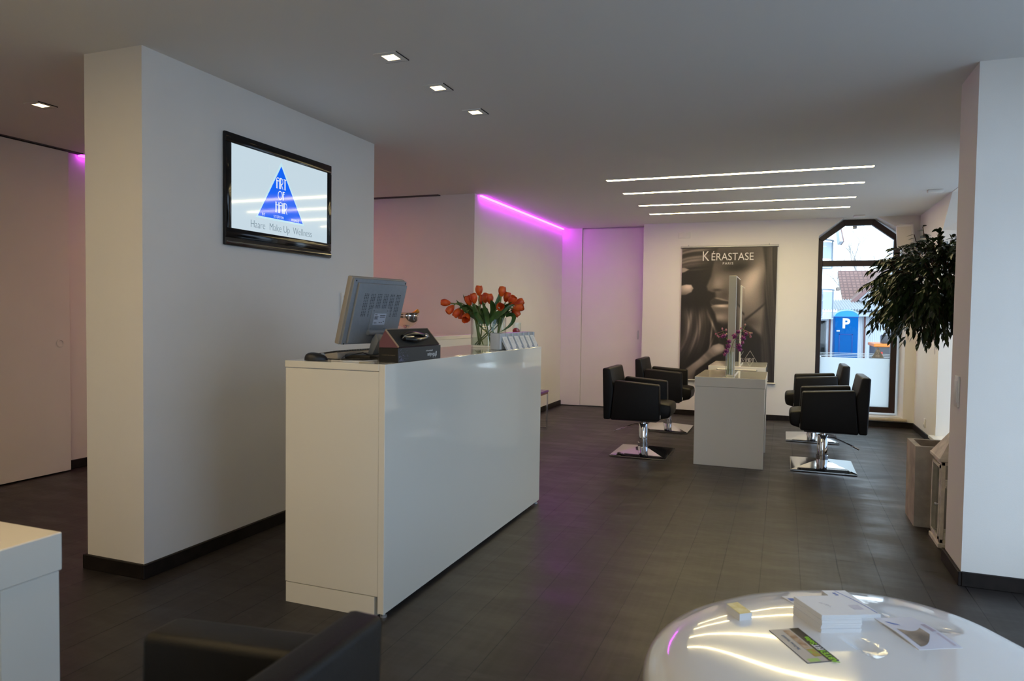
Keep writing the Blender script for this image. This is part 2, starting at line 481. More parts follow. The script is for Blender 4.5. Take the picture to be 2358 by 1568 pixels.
# outdoors
M['snow'] = mat('old_snow', (.78, .80, .83), .8, noise=.12, nscale=2)
M['asphalt'] = mat('wet_asphalt', (.42, .43, .45), .8, noise=.2, nscale=2)
M['render'] = mat('white_house_render', (.78, .80, .82), .8)
M['creamrender'] = mat('cream_house_render', (.80, .74, .62), .8)
M['balc'] = mat('balcony_panel', (.60, .66, .70), .3)
M['balcrail'] = mat('balcony_rail', (.25, .29, .33), .4)
M['tiles'] = tiles_material('red_roof_tiles')
M['verge'] = mat('roof_verge_board', (.30, .16, .14), .6)
M['corr'] = stripes_material('corrugated_sheet', (.70, .73, .75), (.50, .53, .56), 5.0, 'X', .5)
M['shedgrey'] = mat('grey_shed_interior', (.16, .18, .18), .8)
M['post'] = mat('rust_red_pipe', (.16, .06, .05), .6)
M['blue'] = mat('blue_plastic_cabin', (.0, .115, .37), .7, spec=.1)
M['blueline'] = mat('dark_blue_seam', (.0, .06, .30), .5)
M['lightblue'] = mat('light_blue_roof', (.42, .68, .88), .4)
M['whitesign'] = mat('white_sign', (.9, .9, .9), .5)
M['twig'] = mat('bare_twig', (.42, .38, .35), .8)
M['orange'] = mat('orange_bodywork', (.80, .22, .02), .4)
M['machine'] = mat('dark_machine_metal', (.06, .06, .065), .5)
M['redlamp'] = mat('red_reflector', (.7, .05, .03), .3)
M['rubber'] = mat('tyre_rubber', (.02, .02, .02), .8)
# ================================================================ the room
CZ = 2.70
def wall_open(name, axis, f, out, u0, u1, z0, z1, Pi, Po):
    """wall with a chamfered window opening; axis 'y': face plane y=f running along x, outer plane y=f+out; axis 'x' likewise.
    Pi / Po: (left, right, bottom, spring, topleft, topright, top) of the opening on the inner / outer face"""
    mb = MB()
    def pt(u, d, z): return (u, f+d, z) if axis == 'y' else (f+d, u, z)
    def face(P, d):
        l, r, b, s, tl, tr, t = P
        quads = [[(u0, z0), (l, z0), (l, s), (l, z1), (u0, z1)], [(r, z0), (u1, z0), (u1, z1), (r, z1), (r, s)], [(l, z0), (r, z0), (r, b), (l, b)],
                 [(l, s), (tl, t), (tl, z1), (l, z1)], [(tl, t), (tr, t), (tr, z1), (tl, z1)], [(tr, t), (r, s), (r, z1), (tr, z1)]]
        for q in quads:
            mb.poly([pt(u, d, z) for u, z in q])
    face(Pi, 0); face(Po, out)
    def ring(P):
        l, r, b, s, tl, tr, t = P
        return [(l, b), (r, b), (r, s), (tr, t), (tl, t), (l, s)]
    a, c = ring(Pi), ring(Po)
    for i in range(6):
        j = (i+1) % 6
        mb.poly([pt(a[i][0], 0, a[i][1]), pt(a[j][0], 0, a[j][1]), pt(c[j][0], out, c[j][1]), pt(c[i][0], out, c[i][1])])
    for ua, ub, za, zb in ((u0, u1, z0, z0), (u0, u1, z1, z1), (u0, u0, z0, z1), (u1, u1, z0, z1)):
        if za == zb: mb.poly([pt(ua, 0, za), pt(ub, 0, za), pt(ub, out, za), pt(ua, out, za)])
        else: mb.poly([pt(ua, 0, za), pt(ua, 0, zb), pt(ua, out, zb), pt(ua, out, za)])
    bmesh.ops.remove_doubles(mb.bm, verts=list(mb.bm.verts), dist=1e-5)
    bmesh.ops.recalc_face_normals(mb.bm, faces=list(mb.bm.faces))
    return struct(mb.done(name, M['paint'], smooth=False))

struct(MB().box(-6.0, 2.1, -1.9, 10.75, -.12, 0).done('floor', M['floor'], smooth=False))
struct(MB().box(-6.0, 2.1, -1.9, 10.75, CZ, CZ+.15).done('ceiling', M['ceil'], smooth=False))
struct(MB().box(-5.9, -5.70, -1.85, 7.15, 0, CZ).done('wall_left', M['paint'], smooth=False))
struct(MB().box(-5.9, -3.19, 7.15, 10.75, 0, CZ).done('wall_back_left', M['paint'], smooth=False))
struct(MB().box(-3.19, -1.90, 10.52, 10.75, 0, CZ).done('wall_recess', M['paint'], smooth=False))
struct(MB().box(-3.43, -3.03, 2.69, 4.85, 0, CZ).done('wall_middle', M['paint'], smooth=False))
struct(MB().box(.90, 2.05, 4.26, 4.65, 0, CZ).done('wall_pier', M['paint'], smooth=False))
# back wall with the window; the right jamb is splayed
wall_open('wall_back', 'y', 10.22, .50, -1.90, 1.58, 0, CZ,
          (.408, 1.455, .10, 2.475, .70, 1.10, 2.699), (.40, 1.392, .155, 2.455, .708, 1.085, 2.695))
# right wall beyond the pier, with a second chamfered window
wall_open('wall_right', 'x', 1.58, .47, 4.65, 10.72, 0, CZ,
          (6.30, 8.84, .12, 2.36, 6.75, 8.42, 2.695), (6.40, 8.70, .16, 2.30, 6.80, 8.36, 2.66))
# near right wall and the shop front behind the camera: big windows
wall_open('wall_right_near', 'x', 1.85, .25, -1.85, 4.26, 0, CZ,
          (.05, 3.95, .18, 2.45, .06, 3.94, 2.6), (.05, 3.95, .18, 2.45, .06, 3.94, 2.6))
wall_open('wall_front', 'y', -1.60, -.25, -5.9, 1.85, 0, CZ,
          (.45, 1.7, .12, 2.5, .46, 1.69, 2.6), (.45, 1.7, .12, 2.5, .46, 1.69, 2.6))

# skirting
def skirt(name, boxes):
    mb = MB()
    for b in boxes: mb.box(*b, bev=.003, seg=1)
    return struct(mb.done(name, M['base'], smooth=False))
H = .075
skirt('baseboard_middle', [(-3.03, -3.012, 2.672, 4.868, 0, H), (-3.43, -3.03, 2.672, 2.69, 0, H), (-3.448, -3.43, 2.672, 4.868, 0, H), (-3.43, -3.03, 4.85, 4.868, 0, H)])
skirt('baseboard_left', [(-5.70, -5.684, -1.6, 7.15, 0, H)])
skirt('baseboard_back_left', [(-3.19, -3.174, 7.15, 10.47, 0, H)])
skirt('baseboard_back', [(-1.90, 1.58, 10.204, 10.22, 0, .07)])
skirt('baseboard_right', [(1.564, 1.58, 4.65, 10.22, 0, .07)])
skirt('baseboard_pier', [(.884, .90, 4.245, 4.665, 0, H), (.90, 1.85, 4.244, 4.26, 0, H), (.90, 1.58, 4.65, 4.666, 0, H)])
skirt('baseboard_right_near', [(1.834, 1.85, -1.6, 4.244, 0, H)])

# sliding door on the left; a dark strip paints the shade in its ceiling slot
d = MB().box(-5.665, -5.615, 2.7, 4.255, .012, 2.685, bev=.002, seg=1).done('door_1', M['paint'])
struct(d, 'white sliding door panel with a round recessed pull on the left wall')
MB().lathe([(.020, 0), (.034, 0), (.036, .003), (.034, .006), (.024, .006), (.020, .002)], n=28,
           m=Matrix.Translation((-5.6149, 4.168, 1.091)) @ Matrix.Rotation(PI/2, 4, 'Y')).done('door_pull', M['whiteplast'], d)
struct(MB().box(-5.665, -5.60, 2.6, 4.38, 2.692, 2.7).done('trim_1', M['slot'], smooth=False))
struct(MB().box(-4.75, -3.61, 7.09, 7.15, 2.690, 2.7).done('trim_2', M['slot'], smooth=False))  # dark strip in place of the shade in a slot above the pink wall
# recess with the wide lilac lit door
struct(MB().box(-3.19, -2.876, 10.455, 10.52, .01, 2.70, bev=.002, seg=1).done('wall_recess_side', M['paint']))
d = MB().box(-2.872, -1.905, 10.475, 10.515, .012, 2.685, bev=.003, seg=1).done('door_2', M['paint'])
struct(d, 'tall flush door in the lilac lit recess')
mb = MB().box(-2.012, -1.996, 10.466, 10.476, 1.04, 1.17, bev=.003); mb.done('door_pull', M['steel'], d)

# back window: frame, transom, panes, frosted film
def window_frame(name, axis, plane, P, w, dep, transom=None, mat_=M['winframe']):
    l, r, b, s, tl, tr, t = P
    def pt(u, z): return Vector((u, plane, z)) if axis == 'y' else Vector((plane, u, z))
    vec = (0, dep, 0) if axis == 'y' else (dep, 0, 0)
    out = [(l, b), (r, b), (r, s), (tr, t), (tl, t), (l, s)]
    k = w*.414
    inn = [(l+w, b+w), (r-w, b+w), (r-w, s-k), (tr-k, t-w), (tl+k, t-w), (l+w, s-k)]
    mb = MB()
    for i in range(6):
        j = (i+1) % 6
        mb.prism([pt(*out[i]), pt(*out[j]), pt(*inn[j]), pt(*inn[i])], vec, bev=.004, seg=1)
    if transom:
        a = transom
        p = [pt(l+w, a), pt(r-w, a), pt(r-w, a+.075), pt(l+w, a+.075)]
        mb.prism(p, vec, bev=.004, seg=1)
    return mb.done(name, mat_), inn
PW = (.402, 1.390, .157, 2.453, .710, 1.083, 2.694)
wf, inn = window_frame('window_1', 'y', 10.42, PW, .072, .08, 2.085)
struct(wf, 'dark brown framed window with slanted top corners in the back wall')
def pane(name, pts, vec, m, parent):
    return MB().prism(pts, vec).done(name, m, parent, smooth=False)
pane('upper_pane', [(.474, 10.455, 2.16), (1.318, 10.455, 2.16), (1.318, 10.455, 2.423), (1.053, 10.455, 2.622), (.74, 10.455, 2.622), (.474, 10.455, 2.423)], (0, .008, 0), M['pane'], wf)
pane('lower_pane', [(.474, 10.455, .229), (1.318, 10.455, .229), (1.318, 10.455, 2.085), (.474, 10.455, 2.085)], (0, .008, 0), M['pane'], wf)
film = MB().box(.474, 1.318, 10.449, 10.453, .229, .868)
for z in (.882, .902, .922): film.box(.474, 1.318, 10.449, 10.453, z, z+.008)
film = film.done('frosted_film', M['frost'], wf, smooth=False)
# triangular etched emblem on the clear glass above the film
fm = frame((1.175, 10.447, .868), (1, 0, 0), (0, 0, 1))
mb = MB(); mb.prism([fm @ Vector(p) for p in ((-.075, .004, 0), (.075, .004, 0), (0, .15, 0))], (0, .001, 0)); em = mb.done('etched_emblem', M['etch'], wf, smooth=False)
mb = MB(); logo_words(mb, fm @ Matrix.Translation((0, 0, .0004)), .15, .004); mb.done('emblem_words', M['whiteink'], em, smooth=False)
struct(MB().box(.36, 1.50, 10.17, 10.42, .085, .118, bev=.006).done('trim_3', M['sill']), 'pale stone sill under the back window')
# windows the photo does not show directly
wf2, _ = window_frame('window_2', 'x', 1.97, (6.40, 8.70, .16, 2.30, 6.80, 8.36, 2.66), .075, .07, 2.0)
struct(wf2); struct(MB().box(1.52, 1.97, 6.24, 8.90, .09, .122, bev=.005).done('trim_4', M['whitesill']))
pane('pane', [(2.0, 6.47, .23), (2.0, 8.63, .23), (2.0, 8.63, 2.27), (2.0, 8.34, 2.59), (2.0, 6.82, 2.59), (2.0, 6.47, 2.27)], (.008, 0, 0), M['pane'], wf2)
wf3, _ = window_frame('window_3', 'x', 2.02, (.05, 3.95, .18, 2.45, .06, 3.94, 2.6), .08, .07, 2.0)
struct(wf3)
mb = MB(); mb.box(2.02, 2.09, 1.95, 2.03, .25, 2.52); mb.done('mullion', M['winframe'], wf3)
pane('pane', [(2.05, .12, .25), (2.05, 3.88, .25), (2.05, 3.88, 2.53), (2.05, .12, 2.53)], (.008, 0, 0), M['pane'], wf3)
wf4, _ = window_frame('window_4', 'y', -1.77, (.45, 1.7, .12, 2.5, .46, 1.69, 2.6), .07, -.07)
struct(wf4)
pane('pane', [(.52, -1.805, .19), (1.63, -1.805, .19), (1.63, -1.805, 2.53), (.52, -1.805, 2.53)], (0, -.008, 0), M['pane'], wf4)

# ================================================================ ceiling lights
def line_light(y, label, x0=-1.645, x1=.695, group='white light lines over the styling tables', lm='strip'):
    e = empty('ceiling_light_line', ((x0+x1)/2, y, CZ), label, 'ceiling light', group)
    mb = MB()
    mb.box(x0-.004, x1+.004, y-.038, y-.034, CZ-.004, CZ); mb.box(x0-.004, x1+.004, y+.034, y+.038, CZ-.004, CZ)
    mb.box(x0-.004, x0, y-.034, y+.034, CZ-.004, CZ); mb.box(x1, x1+.004, y-.034, y+.034, CZ-.004, CZ)
    mb.done('frame', M['whiteplast'], e, smooth=False)
    MB().box(x0, x1, y-.034, y+.034, CZ-.003, CZ-.0005).done('diffuser', M[lm], e, smooth=False)
    return e
line_light(6.845, 'longest looking bright light line in the ceiling, first of four from the reception')
line_light(7.62, 'second bright light line in the ceiling counted from the reception')
line_light(8.50, 'third bright light line in the ceiling counted from the reception')
line_light(9.23, 'bright light line in the ceiling closest to the poster wall')

for y in (1.00, .45, -.10, -.65):
    line_light(y, 'bright light line in the ceiling over the waiting corner, outside the picture', -3.45, -1.45, 'light lines over the waiting corner', 'near_strip')

def downlight(x, y, label, group=None, lm='spot'):
    e = empty('square_downlight', (x, y, CZ), label, 'downlight', group)
    a, b = .066, .036
    mb = MB()
    for q in ((-a, a, -a, -b), (-a, a, b, a), (-a, -b, -b, b), (b, a, -b, b)):
        mb.box(x+q[0], x+q[1], y+q[2], y+q[3], CZ-.005, CZ)
    mb.done('trim_ring', M['ceil'], e, smooth=False)
    mb = MB()
    mb.box(x-a-.002, x+a+.002, y+a, y+a+.002, CZ-.0052, CZ); mb.box(x+a, x+a+.002, y-a, y+a, CZ-.0052, CZ)
    mb.done('painted_recess_shade', M['gap'], e, smooth=False)  # black edging on two sides paints in the shade of a recess
    MB().box(x-b, x+b, y-b, y+b, CZ-.003, CZ-.0005).done('lamp', M[lm], e, smooth=False)
    return e
DG = 'row of square downlights over the reception'
downlight(-1.925, 3.235, 'lit square ceiling downlight, largest of the row above the reception desk', DG)
downlight(-1.92, 3.758, 'lit square ceiling downlight in the middle of the row above the reception desk', DG)
downlight(-1.915, 4.285, 'lit square ceiling downlight farthest back in the row above the reception desk', DG)
downlight(-4.545, 3.255, 'single lit square ceiling downlight left of the TV wall')
for x, y in ((-4.45, 5.25), (-4.45, 5.85), (-5.1, 5.55)):
    downlight(x, y, 'lit square ceiling downlight over the passage hidden behind the TV wall', 'downlights over the back passage', 'back_spot')

def led(x0, x1, y0, y1, label, lm='led'):
    e = empty('led_light_strip', ((x0+x1)/2, (y0+y1)/2, CZ), label, 'led strip', 'magenta light strips along the ceiling edge')
    MB().box(x0, x1, y0, y1, CZ-.016, CZ-.001, bev=.003, seg=1).done('diffuser', M[lm], e)
    MB().box(x0-.003, x0, y0, y1, CZ-.014, CZ).done('channel', M['alu'], e)
led(-3.186, -3.156, 7.27, 10.43, 'glowing magenta light strip where the beige wall meets the ceiling')
led(-5.696, -5.655, 4.40, 7.10, 'glowing magenta light strip at the ceiling beside the left sliding door', 'led_left')

# small fixtures
t = empty('smoke_detector', (1.40, 8.27, CZ), 'small flat white sensor on the ceiling right of the light lines', 'sensor')
MB().box(1.33, 1.47, 8.23, 8.31, CZ-.028, CZ, bev=.008).done('housing', M['whiteplast'], t)
t = empty('ceiling_sensor', (.86, 10.02, CZ), 'tiny white box on the ceiling just above the back window', 'sensor')
MB().box(.80, .93, 9.98, 10.06, CZ-.022, CZ, bev=.005).done('housing', M['whiteplast'], t)
mb = MB().box(.825, .875, 10.40, 10.449, 2.575, 2.612, bev=.006); o = mb.done('window_contact', M['steel'])
tag(o, 'small grey contact box at the top of the back window frame', 'sensor')

def speaker():
    e = empty('wall_speaker', (1.42, 10.22, 2.44), 'white wall speaker high in the corner right of the back window', 'speaker')
    m = Matrix.Translation((1.40, 10.05, 2.43)) @ Matrix.Rotation(math.radians(-24), 4, 'Z') @ Matrix.Rotation(math.radians(14), 4, 'X')
    b = MB()
    pr = [(-.10, -.07), (.10, -.07), (.075, .10), (-.075, .10)]
    b.prism([(x, y, -.15) for x, y in pr], (0, 0, .30), bev=.03, seg=4, m=m)
    b.done('cabinet', M['whiteplast'], e)
    MB().box(-.082, .082, -.076, -.068, -.125, .125, bev=.004, m=m).done('grille', mat('speaker_grille_cloth', (.66, .62, .56), .8), e)
    MB().tube([m @ Vector((0, .09, 0)), (1.47, 10.17, 2.44), (1.48, 10.219, 2.44)], .014).done('bracket', M['whiteplast'], e)
speaker()

def switch(name, m, w, h, label, cat, holes=False, rocker=True, n=1):
    e = empty(name, m.translation, label, cat)
    MB().box(-w/2, w/2, -h/2, h/2, 0, .010, bev=.003, m=m).done('plate', M['whiteplast'], e)
    for k in range(n):
        cx = (k-(n-1)/2)*w/n
        if holes:
            b = MB().lathe([(0, .006), (.019, .006), (.021, .0125), (.024, .0125), (.024, .009)], c=(0, 0, 0), n=24, m=m @ Matrix.Translation((cx, 0, 0)))
            so = b.done('socket_insert', M['whiteplast'], e)
            b = MB()
            for s in (-1, 1): b.lathe([(0, .0075), (.0035, .0075), (.0035, .006)], n=10, m=m @ Matrix.Translation((cx+s*.009, 0, 0)))
            b.done('contact_holes', M['gap'], so)
        elif rocker:
            MB().box(cx-w*.36/n, cx+w*.36/n, -h*.36, h*.36, .009, .014, bev=.002, m=m).done('rocker', M['whiteplast'], e)
    return e
switch('wall_socket', frame((-1.33, 10.22, 2.525), (1, 0, 0), (0, 0, 1)), .16, .082, 'double white wall socket above the poster', 'socket', holes=True, n=2)
switch('light_switch', frame((.90, 4.475, .995), (0, -1, 0), (0, 0, 1)), .085, .17, 'white double switch on the narrow side of the right pier', 'switch')
switch('wall_socket', frame((1.58, 9.45, .18), (0, -1, 0), (0, 0, 1)), .082, .10, 'low white socket on the right wall near the corner', 'socket', holes=True)
e = empty('wall_control_panel', (-3.03, 4.49, 1.44), 'white framed wall control with dark screen behind the monitor', 'control panel')
m = frame((-3.03, 4.49, 1.44), (0, 1, 0), (0, 0, 1))
MB().box(-.09, .09, -.085, .085, 0, .018, bev=.004, m=m).done('frame', M['whiteplast'], e)
MB().box(-.068, .068, -.045, .062, .0175, .0195, bev=.001, m=m).done('screen', mat('dark_blue_display', (.015, .025, .06), .15), e)

# ================================================================ television
def television():
    y0, y1, z0, z1 = 3.235, 4.258, 1.760, 2.412
    e = empty('television', (-3.03, (y0+y1)/2, z0), 'large black flat television on the wall showing a blue triangle logo', 'television')
    X = -3.005
    b = MB()
    b.box(-3.028, X-.006, y0, y1, z0, z1, bev=.006)
    b.box(-3.02, X, y0+.002, y1-.002, 2.352, z1-.002, bev=.005)
    b.box(-3.02, X, y0+.002, y0+.048, z0+.098, 2.352, bev=.004); b.box(-3.02, X, y1-.05, y1-.002, z0+.098, 2.352, bev=.004)
    b.box(-3.02, X, y0+.002, y1-.002, z0+.048, 1.862, bev=.004)
    b.done('bezel', M['tv'], e)
    b = MB(); b.prism([(X-.012, y0+.003, z0+.002), (X-.002, y0+.003, z0+.002), (X+.004, y0+.003, z0+.022), (X-.004, y0+.003, z0+.046), (X-.012, y0+.003, z0+.046)], (0, y1-y0-.006, 0), bev=.002, seg=1)
    b.done('speaker_bar', mat('dark_tinted_gloss', (.03, .027, .024), .12, coat=.5), e)
    scr = mat('lit_screen', (.03, .03, .03), .06, emis=(.70, .86, .96), estr=.80, coat=.4)
    s = MB().box(X-.008, X-.004, y0+.048, y1-.05, 1.862, 2.352).done('screen', scr, e, smooth=False)
    ws, hs = y1-y0-.098, .49
    cy = 3.722
    m = frame((X-.0036, cy, 1.963), (0, 1, 0), (0, 0, 1))
    # triangle: pale halo, blue field, white words
    b = MB(); b.poly([m @ Vector(p) for p in ((-.235, -.012, 0), (.235, -.012, 0), (0, .365, 0))])
    b.done('logo_halo', mat('screen_pale_cyan', (.02, .02, .02), .06, emis=(.62, .90, 1.0), estr=.86), s, smooth=False)
    b = MB(); b.poly([m @ Vector(p) for p in ((-.216, 0, .0005), (.216, 0, .0005), (0, .338, .0005))])
    b.done('logo_triangle', mat('screen_blue', (.0, .02, .10), .06, emis=(.0, .12, .92), estr=.95), s, smooth=False)
    wm = mat('screen_white', (.1, .1, .1), .06, emis=(.80, .90, 1.0), estr=.85)
    b = MB(); logo_words(b, m @ Matrix.Translation((0, .004, .0006)), .338, .0055)
    b.done('logo_words', wm, s, smooth=False)
    for txt, y in (('BY', -.165), ('STEFFEN', -.025), ('WRASE', .135)):
        lettering(txt, .024, m @ Matrix.Translation((y, .006, .0008)), wm, s, 'logo_small_line', sx=.85, spacing=1.3)
    gm = mat('screen_grey', (.02, .02, .02), .06, emis=(.16, .24, .30), estr=.8)
    for txt, y in (('Haare', -.215), ('Make', -.055), ('Up', .052), ('Wellness', .215)):
        lettering(txt, .066, m @ Matrix.Translation((y, -.078, .0004)), gm, s, 'caption', sx=.82, bold=-.0012)
    lettering('TOSHIBA', .016, frame((X+.0012, cy-.01, z0+.028), (0, 1, 0), (-.37, 0, 1)) , mat('tv_badge', (.6, .65, .8), .3, emis=(.5, .55, .8), estr=.3), e, 'badge', bold=.0006)
television()

# ================================================================ reception desk
def reception():
    x0, x1, y0, y1, T = -2.188, -1.645, 2.735, 4.912, 1.15
    e = empty('reception_desk', ((x0+x1)/2, (y0+y1)/2, 0), 'tall white gloss reception desk in the middle of the room', 'reception desk')
    g = M['white_gloss']
    MB().box(x1-.032, x1, y0, y1, .022, T, bev=.0015, seg=1).done('front_panel', g, e)
    MB().box(x0, x1-.0335, y0, y1, T-.031, T, bev=.0015, seg=1).done('desk_top', g, e)
    MB().box(x0+.003, x1-.0335, y0+.002, y0+.03, .098, T-.0345, bev=.0015, seg=1).done('end_panel', g, e)
    MB().box(x0+.003, x1-.0335, y1-.03, y1-.002, .098, T-.0345, bev=.0015, seg=1).done('end_panel', g, e)
    b = MB(); b.box(x0+.006, x1-.05, y0+.003, y0+.028, .0, .095); b.box(x0+.006, x1-.05, y1-.028, y1-.003, 0, .095)
    b.box(x1-.075, x1-.05, y0+.028, y1-.028, 0, .095)
    b.done('plinth', g, e, smooth=False)
    b = MB(); b.box(x1-.06, x1-.034, y0+.03, y1-.03, .098, T-.034); b.done('back_board', g, e, smooth=False)
    MB().box(x0+.05, x1-.06, y0+.03, y1-.03, .72, .745).done('shelf', g, e, smooth=False)
    for y in (y0+.02, y1-.04):
        MB().lathe([(0, 0), (.016, 0), (.016, .008), (.008, .010), (.008, .024), (0, .024)], c=(x1-.018, y+.01, 0), n=16).done('levelling_foot', M['alu'], e)
reception()

# ================================================================ low white bar behind the desk
e = empty('back_bar', (-3.47, 6.35, 0), 'low white bar cabinet in front of the pink wall behind the reception', 'cabinet')
MB().box(-3.75, -3.19, 5.55, 7.148, .06, 1.116, bev=.002, seg=1).done('body', M['paint'], e)
MB().box(-3.76, -3.188, 5.545, 7.148, 1.118, 1.156, bev=.002, seg=1).done('worktop', M['white_gloss'], e)
MB().box(-3.72, -3.21, 5.58, 7.148, 0, .06).done('plinth', M['base'], e, smooth=False)

# ================================================================ styling tables and mirrors
def styling_table(y0, y1, label, dx=0.0, label_group='white gloss styling tables'):
    x0, x1, T = -.757+dx, -.140+dx, .825
    e = empty('styling_table', ((x0+x1)/2, (y0+y1)/2, 0), label, 'styling table', label_group)
    g = M['white_gloss']
    MB().box(x0-.004, x1+.004, y0, y1, T-.088, T, bev=.002, seg=1).done('table_top', g, e)
    MB().box(x0, x1, y0+.004, y0+.09, 0, T-.0895, bev=.002, seg=1).done('end_panel', g, e)
    MB().box(x0, x1, y1-.09, y1-.004, 0, T-.0895, bev=.002, seg=1).done('end_panel', g, e)
    return e
t1 = styling_table(6.80, 7.76, 'front white gloss styling table with the orchid glass on top')
t2 = styling_table(8.44, 9.40, 'rear white gloss styling table nearest the poster, partly hidden', -.034)
for y in (8.437,):
    b = MB(); b.tube([(-.69, y, .785), (-.69, y-.028, .785), (-.27, y-.028, .785), (-.27, y, .785)], .011, n=10)
    b.done('towel_rail', M['steel'], t2)
def mirror(xc, y0, y1, z0, z1, th, label):
    e = empty('standing_mirror', (xc, (y0+y1)/2, z0), label, 'mirror', 'tall double sided mirrors on the styling tables')
    MB().box(xc-th/2, xc+th/2, y0, y1, z0, z1, bev=.003, seg=1).done('frame', M['mirror_back'], e)
    for s in (-1, 1):
        MB().box(xc+s*th/2-(.002 if s > 0 else 0), xc+s*th/2+(.002 if s < 0 else 0)+s*.0012, y0+.012, y1-.012, z0+.012, z1-.012).done('mirror_face', M['mirror'], e, smooth=False)
mirror(-.457, 7.05, 7.70, .825, 1.778, .070, 'thick grey edged mirror standing on the front styling table')
mirror(-.488, 8.62, 9.24, .825, 1.752, .070, 'mirror with a bright edge standing on the rear styling table')

# white table at the left edge of the room
e = empty('white_side_table', (-2.55, .55, 0), 'white gloss table with thick top beside the front armchair', 'table')
MB().box(-3.25, -1.885, -.55, 1.400, .642, .75, bev=.003, seg=1).done('table_top', M['white_gloss'], e)
MB().box(-3.25, -1.890, 1.23, 1.395, 0, .6405, bev=.003, seg=1).done('end_panel', M['white_gloss'], e)
MB().box(-3.25, -1.890, -.545, -.38, 0, .6405, bev=.003, seg=1).done('end_panel', M['white_gloss'], e)
MB().box(-3.0, -2.20, -.38, 1.23, .20, .6405).done('cabinet_box', M['white_gloss'], e, smooth=False)

# small lilac topped side table beyond the desk
e = empty('side_table', (-2.88, 7.85, 0), 'small side table with purple top and chrome legs beyond the reception desk', 'side table')
MB().box(-3.13, -2.63, 7.55, 8.15, .452, .476, bev=.002, seg=1).done('table_top', M['purple'], e)
b = MB(); b.box(-3.125, -2.635, 7.555, 8.145, .43, .452); b.done('apron', M['boxmauve'], e, smooth=False)
for x, y in ((-3.12, 7.56), (-2.65, 7.56), (-3.12, 8.125), (-2.65, 8.125)):
    MB().box(x, x+.018, y, y+.018, .0, .43, bev=.002, seg=1).done('leg', M['chrome'], e)
for y in (7.56, 8.125):
    MB().box(-3.102, -2.65, y, y+.018, .012, .028, bev=.002, seg=1).done('floor_rail', M['chrome'], e)

# ================================================================ salon armchairs
CHAIR = {}
def chair(loc, rz, label, group='black leather hairdressing armchairs', back=.868, arm0=-.205, armz=.722):
    e = empty('salon_armchair', (loc[0], loc[1], 0), label, 'armchair', group, rz)
    own = back != .868
    if CHAIR and not own:
        for nm, me in CHAIR['parts']:
            o = bpy.data.objects.new(nm, me); COL.objects.link(o); o.parent = e
            if nm == 'pump_column': col_o = o
        lv = bpy.data.objects.new('foot_lever', CHAIR['lever']); COL.objects.link(lv); lv.parent = col_o
        return e
    if not own: CHAIR['parts'] = []
    def add(nm, mb, m_, ang=40):
        o = mb.done(nm, m_, e, world=False, angle=ang)
        if not own: CHAIR['parts'].append((nm, o.data))
        return o
    Wd = .30
    # seat cushion (faces -x)
    b = MB(); b.prism([(-.285, -Wd+.105, .40), (-.300, -Wd+.105, .47), (-.288, -Wd+.105, .525), (-.20, -Wd+.105, .537), (.20, -Wd+.105, .515), (.20, -Wd+.105, .375), (-.20, -Wd+.105, .375)], (0, 2*Wd-.21, 0), bev=.022, seg=3)
    add('seat', b, M['leather'])
    # arm rests: slab sides, top falls slightly toward the front
    for s in (-1, 1):
        y = -Wd if s < 0 else Wd-.10
        b = MB(); b.prism([(arm0, y, .372), (arm0+.01, y, armz), (.240, y, armz+.028), (.275, y, .358)], (0, .10, 0), bev=.018, seg=3)
        add('armrest', b, M['leather'])
    b = MB(); b.prism([(.345, -Wd, .362), (.362, -Wd, back-.003), (.288, -Wd, back), (.245, -Wd, .66), (.276, -Wd, .362)], (0, 2*Wd, 0), bev=.016, seg=3)
    add('backrest', b, M['leather'])
    b = MB(); b.box(-.17, .24, -Wd+.06, Wd-.06, .352, .376, bev=.006); add('seat_plate', b, M['black'])
    b = MB(); b.lathe([(.0, .040), (.052, .040), (.052, .11), (.046, .112), (.046, .30), (.043, .304), (.024, .304), (.024, .353), (0, .353)], n=28); b = add('pump_column', b, M['chrome'])
    lv = MB(); lv.tube([(.03, -.02, .285), (.09, -.03, .283), (.15, -.04, .262), (.29, -.06, .205)], [.008, .008, .007, .007], n=8)
    lv.tube([(.235, -.052, .224), (.30, -.075, .195), (.31, -.045, .194), (.24, -.045, .224)], .004, n=6)
    lo = lv.done('foot_lever', M['chrome'], b, world=False)
    if not own: CHAIR['lever'] = lo.data
    # base plate: shallow pyramid with a thin rim
    bm = MB(); w, l = .275, .315
    def ringv(sx, sy, z): return [(-sx, -sy, z), (sx, -sy, z), (sx, sy, z), (-sx, sy, z)]
    R_ = [ringv(w, l, .006), ringv(w, l, .016), ringv(w-.006, l-.006, .019), ringv(.045, .045, .072)]
    vs = [[bm.bm.verts.new(p) for p in r] for r in R_]
    bm.bm.faces.new(list(reversed(vs[0]))); bm.bm.faces.new(vs[-1])
    for a, c in zip(vs, vs[1:]):
        for k in range(4): bm.bm.faces.new([a[k], a[(k+1) % 4], c[(k+1) % 4], c[k]])
    for sx in (-1, 1):
        for sy in (-1, 1): bm.lathe([(0, 0), (.014, 0), (.014, .006), (0, .006)], c=(sx*(w-.04), sy*(l-.04), 0), n=12)
    add('base_plate', bm, M['chrome'], 12)
    for s in (-1, 1):
        b = MB(); b.box(arm0-.002, arm0+.001, s*(Wd-.05)-.008, s*(Wd-.05)+.008, .395, .425); add('maker_tag', b, M['whiteplast'])
    return e
chair((.370, 7.185), 0, 'black leather salon armchair on the right side of the front styling table')
chair((-1.292, 7.135), PI, 'black leather salon armchair on the left side of the front styling table')
chair((-1.300, 8.82), PI, 'black leather salon armchair on the left side of the rear styling table')
chair((.335, 8.825), 0, 'black leather salon armchair on the right side of the rear styling table, near the window')
